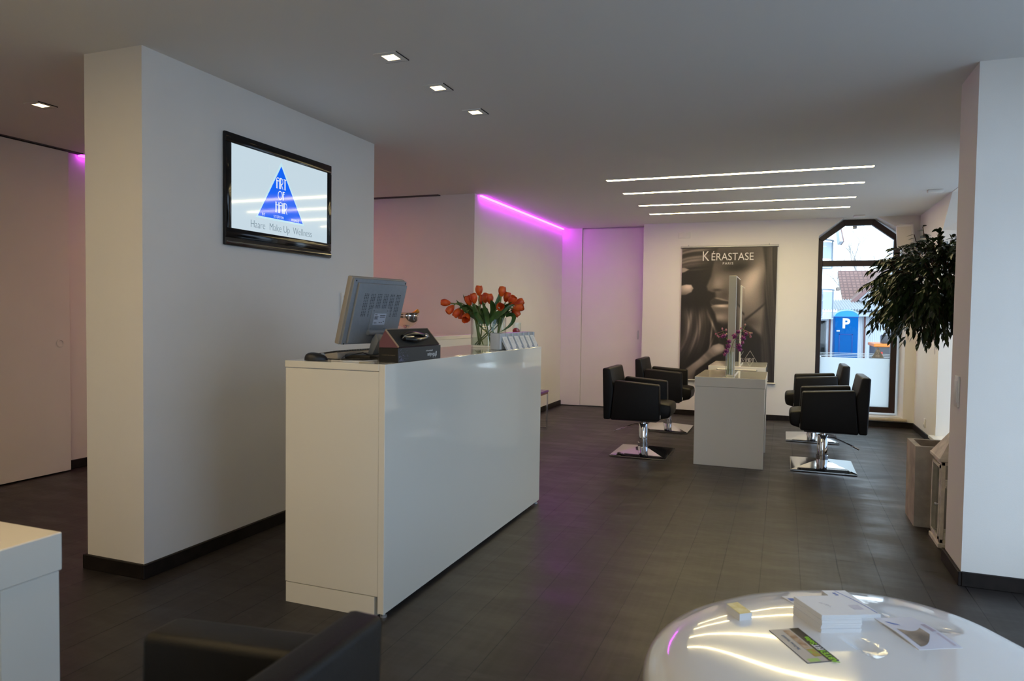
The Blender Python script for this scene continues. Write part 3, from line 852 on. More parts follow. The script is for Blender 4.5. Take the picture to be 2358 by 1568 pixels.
chair((-1.04, .835), 0, 'black leather armchair in the foreground beside the white side table, seen from behind', 'black leather hairdressing armchairs', .822, -.150, .735)
# ================================================================ poster banner on the back wall
def poster_lum(np, math, nu, nv):
    u = np.linspace(0, 1, nu)[None, :].repeat(nv, 0); v = np.linspace(0, 1, nv)[:, None].repeat(nu, 1)
    X = 130 + u*945; Yv = 128 + v*1335          # artwork drawn in its own layout units
    def sstep(a, b, x):
        t = np.clip((x-a)/(b-a), 0, 1); return t*t*(3-2*t)
    def blob(cx, cy, rx, ry, rot=0.0):
        c, s = math.cos(rot), math.sin(rot)
        dx, dy = X-cx, Yv-cy
        a = (c*dx+s*dy)/rx; b = (-s*dx+c*dy)/ry
        return np.exp(-(a*a+b*b))
    def inside(poly, soft):
        d = np.full(X.shape, 1e9); ins = np.zeros(X.shape, bool)
        n = len(poly)
        for i in range(n):
            (xa, ya), (xb, yb) = poly[i], poly[(i+1) % n]
            ex, ey = xb-xa, yb-ya
            t = np.clip(((X-xa)*ex+(Yv-ya)*ey)/(ex*ex+ey*ey), 0, 1)
            d = np.minimum(d, np.hypot(X-(xa+t*ex), Yv-(ya+t*ey)))
            cr = ((ya > Yv) != (yb > Yv)) & (X < (xb-xa)*(Yv-ya)/((yb-ya) if yb != ya else 1e-9)+xa)
            ins ^= cr
        return sstep(-soft, soft, np.where(ins, d, -d))
    rng = np.random.default_rng(4)
    def strands(coord, seed, n=5, f0=.03):
        r = np.random.default_rng(seed); o = 0
        for k in range(n):
            f = f0*1.75**k; o = o+np.sin(coord*f*r.uniform(.8, 1.25)+r.uniform(0, 6.3))/(k+1.5)
        return np.clip(.5+.33*o, 0, 1)
    L = np.full(X.shape, .13)
    # brow shadow and hair over the forehead
    L += .11*blob(560, 190, 240, 90) + .12*blob(800, 190, 170, 110)
    # face
    face = inside([(500, 120), (452, 300), (430, 420), (388, 522), (402, 562), (470, 586), (462, 640), (432, 672), (446, 735), (482, 800), (500, 880), (560, 912), (740, 862), (880, 770), (990, 655), (985, 420), (930, 120)], 15)
    f = .36 + .30*blob(850, 430, 90, 190, .55) + .13*blob(830, 620, 150, 170) + .16*blob(500, 500, 70, 75) + .05*blob(560, 420, 120, 90)
    f -= .24*blob(690, 335, 150, 48, -.12) + .13*blob(620, 230, 260, 80) + .06*blob(440, 430, 26, 90)
    f += .20*blob(530, 832, 75, 42) - .20*blob(497, 556, 44, 13) - .20*blob(468, 618, 18, 46) - .08*blob(580, 600, 60, 60) - .12*blob(965, 560, 50, 220) - .16*blob(600, 905, 200, 36, -.12)
    f -= .10*blob(500, 880, 60, 30)
    L = L*(1-face) + f*face
    # lips: dark upper, pale lower with a highlight
    up = inside([(428, 668), (468, 650), (520, 644), (600, 668), (650, 694), (560, 698), (470, 704), (442, 700)], 7)
    lo = inside([(438, 722), (478, 704), (570, 698), (650, 698), (614, 742), (540, 764), (468, 762)], 7)
    L = L*(1-up) + (.20+.05*blob(560, 660, 70, 10))*up; L = L*(1-lo) + (.38+.38*blob(545, 716, 75, 15))*lo
    L += .24*blob(535, 650, 66, 9, .22)*face
    # neck
    neck = inside([(745, 870), (990, 665), (1000, 880), (985, 1080), (930, 1000), (840, 920)], 24)
    L = L*(1-neck) + (.44-.18*blob(800, 880, 120, 60)-.10*blob(960, 1040, 60, 60))*neck
    L -= .20*blob(880, 770, 170, 11, -.70)
    # right side hair: near vertical strands that lean a little
    cx = X + 26*np.sin(Yv/340.0+.6) - .05*(Yv-128)
    hr = sstep(925, 975, X - 20*np.sin(Yv/330.0+.4))
    s = strands(cx, 2, 5, .06)
    L = L*(1-hr) + (.14 + .13*s + .12*s*blob(1040, 200, 50, 240) + .10*s*blob(985, 450, 20, 330))*hr
    # upper left strands sweeping down to the left
    d = Yv + .28*(X-130) + 22*np.sin(X*.010)
    ul = sstep(128, 150, Yv)*(1-sstep(330, 372, Yv-.05*X+.10*(X-130)))*(1-sstep(300, 520, X+.35*(Yv-128)))
    s = strands(d, 7, 5, .045)
    L += ul*(.02 + .50*s**1.6)
    # finger tips at the left edge
    f2 = inside([(80, 330), (160, 334), (205, 350), (160, 376), (80, 398)], 8); L = L*(1-f2) + .60*f2
    ft = inside([(80, 524), (180, 502), (232, 505), (254, 540), (235, 578), (180, 606), (80, 612)], 9)
    L = L*(1-ft) + (.55+.22*blob(200, 525, 70, 40)-.14*blob(150, 606, 90, 30)-.06*blob(236, 545, 14, 20))*ft
    # lower left hair: long curved locks
    ang = np.hypot((X+60)/1.0, (Yv-860)/1.75)
    sw = sstep(40, 140, ang)*(1-sstep(430, 520, ang+.10*(Yv-900)))*sstep(690, 830, Yv)*(1-sstep(1200, 1420, Yv+.35*X))
    s = strands(ang+9*np.sin(Yv*.011), 5, 6, .028)
    L += sw*(.04+.18*s**2)
    L += sw*s*(.62*blob(330, 880, 24, 170, .06) + .45*blob(232, 840, 20, 150, .10) + .30*blob(280, 1060, 26, 160, .35))
    L += .42*blob(468, 920, 13, 120, -.42)*(.4+.6*s) + .34*blob(446, 1010, 9, 110, .08) + .22*blob(440, 1120, 10, 90, .35)
    # thumb
    th = inside([(185, 1490), (140, 1400), (320, 1262), (400, 1182), (466, 1112), (526, 1092), (575, 1106), (590, 1150), (560, 1192), (470, 1232), (400, 1292), (300, 1372), (262, 1490)], 11)
    L = L*(1-th) + (.46+.20*blob(520, 1140, 60, 50)+.10*blob(330, 1280, 100, 50, -.8)-.18*blob(566, 1190, 70, 22, -.4)-.14*blob(300, 1400, 160, 30, -.8)-.08*np.abs(np.sin((X-Yv)*.03))*blob(410, 1220, 80, 60))*th
    L += rng.normal(0, .006, L.shape)
    return np.clip(L, .07, .9)

def banner():
    x0, x1, z0, z1, Y = -1.352, -.098, .508, 2.352, 10.196
    e = empty('poster_banner', ((x0+x1)/2, 10.2, z0), 'large brown hanging banner with a woman face close up and white lettering', 'poster')
    nu, nv = 210, 300
    L = poster_lum(np, math, nu, nv)
    L = np.clip(L, .07, .9)**1.12*1.10
    srgb = np.stack([L*1.0+.004, L*.915+.002, L*.85], -1)
    lin = np.where(srgb <= .04045, srgb/12.92, ((srgb+.055)/1.055)**2.4)
    lin *= 1.18
    mb = MB()
    vs = mb.grid(lambda a, b: (x0+a*(x1-x0), Y, z1-b*(z1-z0)), nu, nv)
    bm = mb.bm
    o = mb.done('printed_cloth', None, e, smooth=False)
    ca = o.data.color_attributes.new('print', 'FLOAT_COLOR', 'POINT')
    flat = np.ones((nu*nv, 4), np.float32); flat[:, :3] = lin.reshape(-1, 3)
    ca.data.foreach_set('color', flat.ravel())
    pm = mat('banner_print', (.1, .08, .07), .5); n = pm.node_tree.nodes
    at_ = n.new('ShaderNodeVertexColor'); at_.layer_name = 'print'
    pm.node_tree.links.new(at_.outputs[0], n['Principled BSDF'].inputs['Base Color'])
    o.data.materials.append(pm)
    sol = MB().box(x0, x1, Y+.001, Y+.003, z0, z1); sol.done('cloth_back', M['whiteink'], e, smooth=False)
    for z, nm in ((z1+.004, 'top_rail'), (z0-.012, 'bottom_rail')):
        MB().tube([(x0-.02, Y, z), (x1+.018, Y, z)], .014, n=14).done(nm, M['alu'], e)
    for x in (x0+.085, x1-.105): MB().tube([(x, Y, z1+.012), (x, Y+.004, z1+.034)], .006, n=8).done('hook', M['steel'], e)
    def P(px, py): return (x0+(px-130)/945*(x1-x0), Y-.0012, z1-(py-128)/1335*(z1-z0))
    def fr(px, py): return frame(P(px, py), (1, 0, 0), (0, 0, 1))
    k = (x1-x0)/945
    lettering('K', 138*k*1.05, fr(372, 265), M['whiteink'], e, 'lettering', sx=.80)
    lettering('ÉRASTASE', 104*k*1.05, fr(638, 261), M['whiteink'], e, 'lettering', sx=.875)
    lettering('PARIS', 34*k*1.05, fr(597, 304), M['whiteink'], e, 'lettering', sx=1.0, spacing=1.25)
    m = frame(P(838, 1446), (1, 0, 0), (0, 0, 1))
    b = MB(); h = 302*k; w = 180*k
    strokes(b, [[(-w, 0), (w, 0), (0, h), (-w, 0)]], .010, m); logo_words(b, m, h*.98, .0075)
    b.done('triangle_emblem', mat('emblem_print', (.42, .38, .34), .5), e, smooth=False)
banner()

# ================================================================ pebble coffee table
TC = Vector((.26, 2.20))
ctrl = [(-.305, 1.90), (-.372, 2.10), (-.378, 2.29), (-.317, 2.476), (-.214, 2.621), (-.085, 2.749), (.128, 2.868), (.324, 2.905), (.485, 2.880), (.630, 2.785), (.735, 2.635), (.85, 2.42), (.90, 2.15), (.86, 1.87), (.68, 1.63), (.40, 1.50), (.05, 1.52), (-.19, 1.68)]
def closed_spline(c, per=10):
    out = []
    n = len(c)
    for i in range(n):
        p0, p1, p2, p3 = (Vector(c[(i+k-1) % n]) for k in range(4))
        for s in range(per):
            t = s/per
            out.append(.5*((2*p1)+(-p0+p2)*t+(2*p0-5*p1+4*p2-p3)*t*t+(-p0+3*p1-3*p2+p3)*t**3))
    return out
OUT = closed_spline(ctrl)
OUT_A = [math.atan2(p.y-TC.y, p.x-TC.x) for p in OUT]
OUT_R = [(p-TC).length for p in OUT]
def rim(a):
    best = min(range(len(OUT)), key=lambda i: abs((OUT_A[i]-a+PI) % (2*PI)-PI))
    n = len(OUT)
    for j in (best-1, best):
        a0, a1 = OUT_A[j % n], OUT_A[(j+1) % n]
        da = (a1-a0+PI) % (2*PI)-PI; d = (a-a0+PI) % (2*PI)-PI
        if da != 0 and 0 <= d/da <= 1: return OUT_R[j % n]+(OUT_R[(j+1) % n]-OUT_R[j % n])*d/da
    return OUT_R[best]
DIMPLES = [(.43, 2.565, .125, .060, -.45, .016), (.245, 2.285, .070, .030, -.75, .012)]
def dimple(x, y):
    d = 0
    for cx, cy, a, b, r, h in DIMPLES:
        dx, dy = x-cx, y-cy; c, s = math.cos(r), math.sin(r)
        q = ((c*dx+s*dy)/a)**2+((-s*dx+c*dy)/b)**2
        if q < 1: d += h*(1-q)**1.2
    return d
def top_z(x, y):
    a = math.atan2(y-TC.y, x-TC.x); s = min(1.0, math.hypot(x-TC.x, y-TC.y)/rim(a))
    c = s**(1/.28)
    return .225+.195*(1-c*c)**.3
def pebble():
    mb = MB(); nA = len(OUT); rings = []
    prof = []
    for k in range(1, 27): prof.append((k/26*.82, 1))
    for k in range(1, 11):
        c0 = .82**(1/.28); c = c0+(1-c0)*(k/10)**.6; prof.append((c**.28, 1))
    for k in range(1, 9): prof.append((1-.30*(k/8)**2.2, -k/8))
    top = mb.bm.verts.new((TC.x, TC.y, top_z(TC.x, TC.y)-dimple(TC.x, TC.y)))
    prev = None
    for s, kind in prof:
        ring = []
        for p in OUT:
            q = TC+(p-TC)*s
            if kind == 1:
                c = min(1, s**(1/.28)); z = .225+.195*max(0, 1-c*c)**.3 - dimple(q.x, q.y)
            else: z = .225+kind*.225
            ring.append(mb.bm.verts.new((q.x, q.y, z)))
        if prev is None:
            for k in range(nA): mb.bm.faces.new([top, ring[k], ring[(k+1) % nA]])
        else:
            for k in range(nA): mb.bm.faces.new([prev[k], ring[k], ring[(k+1) % nA], prev[(k+1) % nA]])
        prev = ring
    mb.bm.faces.new(list(reversed(prev)))
    bmesh.ops.recalc_face_normals(mb.bm, faces=list(mb.bm.faces))
    o = mb.done('pebble_coffee_table', M['pebble'], smooth=True, angle=70)
    tag(o, 'shiny white pebble shaped low table in the foreground with leaflets on it', 'coffee table')
pebble()

def slab(name, quad, z, t, mats, label, cat, group=None, arch=0.0, parent=None):
    """thin sheet lying on the table: quad = 4 plan corners (a,b along one short edge, then c,d)"""
    a, b, c, d = (Vector(q) for q in quad)
    def P(u, v):
        p = (a*(1-u)+b*u)*(1-v)+(d*(1-u)+c*u)*v
        return p
    mb = MB()
    nu, nv = 9, 9
    def zz(u, v): return z+arch*math.sin(PI*v)
    for s in (0, 1):
        vs = mb.grid(lambda u, v: (*P(u, v), zz(u, v)+s*t), nu, nv)
        if s == 0: lo = vs
        else: hi = vs
    edge = [(0, i) for i in range(nu)]+[(j, nu-1) for j in range(1, nv)]+[(nv-1, i) for i in range(nu-2, -1, -1)]+[(j, 0) for j in range(nv-2, 0, -1)]
    mb.mi = 1
    for k in range(len(edge)):
        p, q = edge[k], edge[(k+1) % len(edge)]
        f = mb.bm.faces.new([lo[p[0]][p[1]], lo[q[0]][q[1]], hi[q[0]][q[1]], hi[p[0]][p[1]]]); f.material_index = 1
    bmesh.ops.recalc_face_normals(mb.bm, faces=list(mb.bm.faces))
    o = mb.done(name, mats, parent, smooth=False)
    if parent is None: tag(o, label, cat, group)
    def ink(nm, pts, m_, lift=.0006):
        b2 = MB(); b2.poly([(*P(u, v), zz(u, v)+t+lift) for u, v in pts])
        off = o.location
        return b2.done(nm, m_, o, smooth=False)
    ink.P = P; ink.o = o; ink.z = z+t
    return ink
def rect(u0, u1, v0, v1): return [(u0, v0), (u1, v0), (u1, v1), (u0, v1)]

# box of small cards with a gold print
zc = top_z(-.11, 2.40)
q = [(-.117, 2.432), (-.150, 2.402), (-.105, 2.335), (-.070, 2.362)]
slab('card_stack', q, zc-.001, .024, [M['card'], M['cardedge']], 'small stack of business cards with a gold top on the white pebble table', 'cards')
i = slab('gold_card', q, zc+.0232, .0008, [M['goldcard'], M['goldcard']], None, None)
tag(i.o, 'topmost gold printed card on the small card stack', 'card')
# the thick stack of booklets
q = [(.172, 2.520), (.055, 2.462), (.133, 2.337), (.248, 2.388)]
zs = top_z(.15, 2.42)
rnd = random.Random(3)
proto = None
for k in range(11):
    jx, jy = rnd.uniform(-.0015, .0015), rnd.uniform(-.0015, .0015)
    qq = [(x+jx, y+jy) for x, y in q]
    i = slab('booklet', qq, zs+.0054*k-.003, .0050, [M['paper'], M['cardedge']], 'white booklet inside the thick stack on the pebble table' if k < 10 else 'topmost white booklet of the thick stack on the pebble table', 'booklet', 'stacked white booklets')
    if k == 10:
        lettering('beauty', .016, Matrix.Translation((.150, 2.432, i.ink_z if False else i.z+.0004)) @ Matrix.Rotation(2.6, 4, 'Z'), mat('faint_print', (.70, .69, .70), .5), i.o, 'cover_word')
# lower pile behind with a blue arc on the cover
q = [(.150, 2.680), (.226, 2.712), (.318, 2.535), (.240, 2.500)]
zb = top_z(.235, 2.64)
for k in range(4):
    i = slab('brochure', q, zb+.0042*k-.004, .0038, [M['paper'], M['cardedge']], 'white brochure under the blue arc brochure behind the thick stack' if k < 3 else 'white brochure with a blue arc lying behind the thick stack', 'brochure', 'white brochures behind the stack')
b = MB()
pts = [(.52+.42*math.sin(t*1.5), .02+.93*t) for t in [k/16 for k in range(17)]]
for (u0, v0), (u1, v1) in zip(pts, pts[1:]):
    w = .018
    b.poly([(*i.P(u0-w, v0), i.z+.0006), (*i.P(u0+w, v0), i.z+.0006), (*i.P(u1+w, v1), i.z+.0006), (*i.P(u1-w, v1), i.z+.0006)])
b.done('blue_arc', M['blueink'], i.o, smooth=False)
i('small_mark', rect(.30, .44, .10, .15), M['blueink']); i('small_mark', rect(.30, .44, .18, .22), M['blueink'])
i('text_block', rect(.25, .65, .62, .80), mat('pale_print', (.62, .60, .68), .5))
q = [(.020, 2.600), (.045, 2.612), (.095, 2.545), (.068, 2.530)]
i = slab('leaflet', q, top_z(.055, 2.57)-.001, .003, [M['paper'], M['cardedge']], 'small white leaflet peeking out left of the thick booklet stack', 'leaflet')
i('print', rect(.2, .9, .25, .5), M['blueink'])
# brochure lying on the right, slightly arched
q = [(.297, 2.520), (.414, 2.575), (.517, 2.392), (.394, 2.326)]
zr = max(top_z(*p) for p in q)
i = slab('folded_brochure', q, zr-.002, .003, [mat('lilac_paper', (.66, .66, .74), .35), M['cardedge']], 'pale brochure with a tan photo lying on the right of the pebble table', 'brochure', arch=.006)
b = MB()
def ph(u, v): return (*i.P(u, v), zr-.002+.003+.006*math.sin(PI*v)+.0007)
fn = lambda t: .42+.10*math.sin(PI*t)
for k in range(12):
    u0, u1 = .12+.56*k/12, .12+.56*(k+1)/12
    t0, t1 = k/12, (k+1)/12
    for s in range(6):
        a0 = fn(t0)+(.93-fn(t0)-.30*(1-math.sin(PI*min(1, t0*.5+.5))))*s/6; a1 = fn(t0)+(.93-fn(t0)-.30*(1-math.sin(PI*min(1, t0*.5+.5))))*(s+1)/6
        c0 = fn(t1)+(.93-fn(t1)-.30*(1-math.sin(PI*min(1, t1*.5+.5))))*s/6; c1 = fn(t1)+(.93-fn(t1)-.30*(1-math.sin(PI*min(1, t1*.5+.5))))*(s+1)/6
        b.poly([ph(u0, a0), ph(u1, c0), ph(u1, c1), ph(u0, a1)])
b.done('photo', M['skinink'], i.o, smooth=False)
i('blue_swirl', [(.10, .16), (.16, .17), (.30, .27), (.34, .31), (.20, .27)], M['blueink'])
i('text_strip', rect(.84, .95, .30, .55), mat('mauve_print', (.40, .34, .42), .5)); i('text_strip', rect(.86, .93, .6, .95), mat('mauve_print_pale', (.52, .46, .54), .5))
# narrow leaflet with dark green band, lying upside down
q = [(-.016, 2.292), (.068, 2.345), (.171, 2.165), (.088, 2.113)]
i = slab('advert_leaflet', q, max(top_z(*p) for p in q)-.002, .004, [mat('leaflet_grey', (.48, .44, .41), .4), M['darkink']], 'narrow leaflet with dark band and bright green words on the pebble table', 'leaflet')
i('dark_band', rect(.68, .995, .005, .995), M['darkink'], .0005)
i('photo_strip', rect(.40, .62, .05, .62), M['brownink'], .0005); i('photo_strip', rect(.42, .66, .64, .86), mat('mixed_print', (.55, .18, .06), .5, col2=(.30, .45, .06), nscale=60), .0005)
i('green_patch', rect(.10, .45, .90, .99), mat('pale_green_print', (.40, .60, .18), .5), .0005)
Lx = Vector((*q[3], 0))-Vector((*q[0], 0)); ang = math.atan2(-Lx.y, -Lx.x)
def on_leaf(u, v): return Matrix.Translation((*i.P(u, v), i.z+.0009)) @ Matrix.Rotation(ang, 4, 'Z')
for txt, v, m_ in (('ABTEY', .88, M['greenink']), ('FIT', .62, M['whiteink']), ('Seite', .42, M['greenink'])):
    lettering(txt, .026, on_leaf(.93, v), m_, i.o, 'headline', bold=.0006)
lettering('Sie Essen Gesund', .013, on_leaf(.26, .42), M['greyink'], i.o, 'small_text')

# ================================================================ things on the reception desk
DT = 1.1505
def pc_mouse():
    e = empty('computer_mouse', (-2.06, 2.80, DT), 'black computer mouse at the near corner of the reception desk', 'mouse', rz=.55)
    def f(u, v):
        a = 2*PI*u; r = math.sin(PI*min(.999, v)*.5)
        x = -.054*math.cos(a)*r; y = .031*math.sin(a)*r
        h = .036*math.cos(PI*v*.5)**.7 if v < 1 else 0
        return (x, y, h*(1-.25*x/.054)+.001)
    b = MB(); b.grid(f, 28, 12, True); o = b.done('shell', M['black'], e, world=False, angle=80)
    MB().lathe([(.004, -.003), (.011, -.003), (.012, 0), (.011, .003), (.004, .003)], n=18, m=Matrix.Translation((.030, 0, .024)) @ Matrix.Rotation(PI/2, 4, 'X')).done('scroll_wheel', M['grey_plastic'], e, world=False)
    b = MB(); b.tube([(.052, 0, .008), (.085, .012, .004), (.13, .005, .004), (.19, -.02, .004), (.26, .0, .004)], .0028, n=6); b.done('cable', M['black'], e, world=False)
pc_mouse()
def keyboard():
    e = empty('keyboard', (-2.09, 3.15, DT), 'flat keyboard with dark keys in front of the monitor on the desk', 'keyboard')
    b = MB(); b.prism([(-2.178, 2.92, DT), (-2.178, 2.92, DT+.012), (-2.03, 2.92, DT+.034), (-2.022, 2.92, DT+.030), (-2.022, 2.92, DT)], (0, .46, 0), bev=.003, seg=1)
    b.done('base', M['beige_plastic'], e)
    b = MB()
    sl = .022/.148
    for r in range(6):
        for k in range(19):
            xx = -2.170+.0232*r; y0 = 2.930+.0233*k
            m = Matrix.Translation((xx+.010, y0+.010, DT+.0135+sl*(xx+.01+2.178))) @ Matrix.Rotation(-math.atan(sl), 4, 'Y')
            b.box(-.0095, .0095, -.0098, .0098, 0, .007, m=m)
    b.done('keys', M['black'], e, smooth=False)
keyboard()
def monitor():
    E_ = Vector((.172, .985, 0)).normalized(); U_ = Vector((.260, -.046, .965)); U_ = (U_-E_*U_.dot(E_)).normalized()
    TLp = Vector((-1.886, 2.850, 1.545)); w, h = .388, .335
    c = TLp+E_*w/2-U_*h/2
    m = frame(c, E_, U_)
    e = empty('monitor', (-1.93, 3.05, DT), 'grey computer monitor on the reception desk seen from behind', 'monitor')
    b = MB(); b.box(-w/2, w/2, -h/2, h/2, -.040, -.010, bev=.006, m=m); b.done('front_bezel', M['beige_plastic'], e)
    b = MB(); b.box(-w/2+.004, w/2-.004, -h/2+.004, h/2-.004, -.012, .004, bev=.003, m=m); sh = b.done('rear_shell', M['grey_plastic'], e)
    b = MB(); b.box(-w/2+.030, w/2-.008, -h/2+.012, h/2-.022, .002, .018, bev=.004, m=m); b.done('rear_cover', M['grey_plastic'], e)
    b = MB(); b.box(-w/2+.016, w/2-.016, -h/2+.02, h/2-.016, -.0412, -.0400, m=m); b.done('screen', M['tv'], e, smooth=False)
    b = MB()
    for g in range(6):
        for cidx in range(3):
            for r in range(15):
                if r > 9 and 1 <= g <= 3 and not (g == 1 and cidx == 0): continue
                x = -.115+.047*g+.0115*cidx; y = .092-.0078*r
                b.box(x, x+.005, y, y+.0036, .0175, .0186, m=m)
    b.done('vent_holes', M['gap'], sh, smooth=False)
    b = MB(); b.box(-.045, .085, -.095, .024, .017, .0215, bev=.001, m=m); pl = b.done('mounting_plate', M['grey_plastic'], e)
    b = MB()
    for x, y in ((-.03, .012), (.07, .012), (-.03, -.08), (.07, -.08)): b.lathe([(0, .0215), (.003, .0215), (.003, .0205)], n=8, m=m @ Matrix.Translation((x, y, 0)))
    b.done('screw', M['gap'], pl)
    b = MB(); b.box(-.022, .065, -.060, -.002, .0214, .0219, m=m); st = b.done('rating_sticker', mat('grey_sticker', (.45, .47, .52), .5), e, smooth=False)
    b = MB()
    for x0_, x1_, y0_ in ((-.018, .0, -.010), (-.018, .010, -.020), (-.018, .004, -.026), (-.018, .008, -.032), (.020, .060, -.014), (.020, .058, -.022), (-.016, .004, -.052), (.020, .030, -.050), (.034, .044, -.050), (.050, .058, -.044)):
        b.box(x0_, x1_, y0_, y0_+.0035, .0219, .0221, m=m)
    b.done('sticker_print', M['darkink'], st, smooth=False)
    b = MB()
    for x, y in ((-w/2+.018, h/2-.014), (w/2-.012, h/2-.014), (-w/2+.018, -h/2+.008)): b.lathe([(0, .0046), (.004, .0046), (.004, .003)], n=10, m=m @ Matrix.Translation((x, y, 0)))
    b.done('screw', M['gap'], sh)
    hx = m @ Vector((.025, -.105, .024))
    b = MB(); b.tube([m @ Vector((-.05, -.098, .026)), m @ Vector((.10, -.098, .026))], .013, n=14); b.done('hinge_bar', M['grey_plastic'], e)
    hb = m @ Vector((.03, -.10, .026))
    nx, ny = hb.x-.005, hb.y
    b = MB(); b.prism([(nx+.012, ny-.035, hb.z), (nx+.028, ny-.035, hb.z-.04), (nx-.01, ny-.03, DT+.02), (nx-.04, ny-.03, DT+.02), (nx-.012, ny-.035, hb.z-.03)], (0, .07, 0), bev=.004, seg=2)
    b.done('stand_neck', M['grey_plastic'], e)
    MB().box(nx-.13, nx+.02, ny-.10, ny+.10, DT, DT+.022, bev=.008).done('stand_base', M['black'], e)
monitor()
e = empty('cable', (-1.98, 2.93, DT), 'tangle of dark cables lying between mouse and monitor', 'cable')
b = MB()
b.tube([(-1.93, 2.80, DT+.004), (-1.95, 2.87, DT+.02), (-1.90, 2.95, DT+.035), (-1.88, 3.02, DT+.012), (-1.87, 3.06, DT+.004)], .003, n=6)
b.tube([(-2.0, 2.84, DT+.004), (-1.93, 2.83, DT+.004), (-1.86, 2.86, DT+.012), (-1.84, 2.95, DT+.004), (-1.85, 3.05, DT+.004)], .003, n=6)
b.done('wires', M['black'], e)
b = MB(); b.tube([(-1.98, 2.81, DT+.003), (-1.90, 2.79, DT+.003), (-1.82, 2.83, DT+.003), (-1.80, 2.92, DT+.003)], .003, n=6); b.done('white_wire', M['whiteplast'], e)
b = MB(); b.lathe([(0, .0), (.034, 0), (.036, .002), (.034, .004), (0, .004)], c=(-1.785, 2.805, DT), n=28)
tag(b.done('coaster', mat('cream_plastic', (.62, .55, .40), .4)), 'small cream disc in front of the black styling set box', 'coaster')

def styler_box():
    fx, y0, y1 = -1.656, 2.868, 3.300
    x0 = fx-.104
    e = empty('hair_styler_box', ((fx+x0)/2, (y0+y1)/2, DT), 'open black carton with a hair straightener tray on the reception desk', 'box')
    b = MB(); b.box(x0, fx, y0, y1, DT, DT+.068, bev=.0012, seg=1); b.done('carton', M['boxblack'], e)
    a = Vector((fx-.001, 0, DT+.069)); t = Vector((fx-.072, 0, DT+.150)); k = Vector((x0+.002, 0, DT+.092)); g = Vector((x0+.002, 0, DT+.068))
    b = MB(); b.prism([(p.x, y0+.001, p.z) for p in (a, t, k, g)], (0, y1-y0-.022, 0)); b.done('tray_lid', M['boxmauve'], e, smooth=False)
    up = (t-a).normalized(); L = (t-a).length
    m = frame((a.x, (y0+y1)/2-.01, a.z), (0, 1, 0), up)
    w = (y1-y0)/2-.012
    b = MB(); b.box(-w, w, .001, L-.001, .0004, .004, m=m); b.done('tray_insert', M['velvet'], e, smooth=False)
    b = MB(); b.box(-w-.002, -w, 0, L, 0, .007, m=m); b.box(w, w+.002, 0, L, 0, .007, m=m); b.box(-w, w, L-.002, L, 0, .007, m=m); b.done('tray_rim', mat('tan_card_edge', (.35, .26, .20), .5), e, smooth=False)
    lettering('ghd', .030, m @ Matrix.Translation((.142, .052, .0045)), M['goldink'], e, 'tray_emblem', bold=.0004)
    # print on the long side stands upside down
    ms = frame((fx+.0006, (y0+y1)/2, DT), (0, -1, 0), (0, 0, -1))
    lettering('ghd', .034, ms @ Matrix.Translation((-.150, -.030, 0)), M['whiteink'], e, 'side_print', sx=.9)
    lettering('eclipse', .026, ms @ Matrix.Translation((-.098, -.030, 0)), M['whiteink'], e, 'side_print', sx=.8)
    lettering('professional styler', .010, ms @ Matrix.Translation((-.090, -.046, 0)), M['whiteink'], e, 'side_print')
    b = MB(); r2 = random.Random(5)
    for k in range(90):
        yy = y0+.004+abs(r2.gauss(0, .035)); zz = DT+.004+abs(r2.gauss(0, .024))
        if yy > y1 or zz > DT+.064: continue
        q = r2.uniform(.0006, .0013); b.poly([(fx+.0006, yy-q, zz-q), (fx+.0006, yy+q, zz-q), (fx+.0006, yy+q, zz+q), (fx+.0006, yy-q, zz+q)])
    b.done('sparkle_print', mat('lilac_print', (.35, .32, .50), .5), e, smooth=False)
    me_ = frame(((fx+x0)/2, y0-.0006, DT+.031), (1, 0, 0), (0, 0, 1))
    lettering('TO REVIVE THE STRAIGHT', .0062, me_, mat('dim_gold_print', (.16, .12, .07), .5), e, 'end_print')
    # the straightener: two long arms joined at a hinge
    s = empty('hair_straightener', m @ Vector((-.02, .04, .006)), 'glossy black hair straightener lying in the open carton', 'hair straightener')
    def arm(y_, bend, nm):
        b = MB(); pts = []; rad = []
        for k in range(15):
            tt = k/14; pts.append(m @ Vector((-.128+.225*tt, y_+bend*math.sin(PI*tt), .016))); rad.append(.0095+.005*math.sin(PI*min(1, tt*1.15))**2)
        b.tube(pts, rad, n=14); return b.done(nm, M['tv'], s)
    arm(.052, .013, 'arm'); arm(.038, -.010, 'arm')
    b = MB(); b.lathe([(0, -.014), (.012, -.014), (.014, -.010), (.014, .010), (.012, .014), (0, .014)], n=20, m=m @ Matrix.Translation((.098, .044, .015))); b.done('hinge', M['chrome'], s)
    b = MB(); b.box(-.132, -.03, .0425, .0475, .008, .022, bev=.001, m=m); b.done('heating_plate', M['steel'], s)
styler_box()

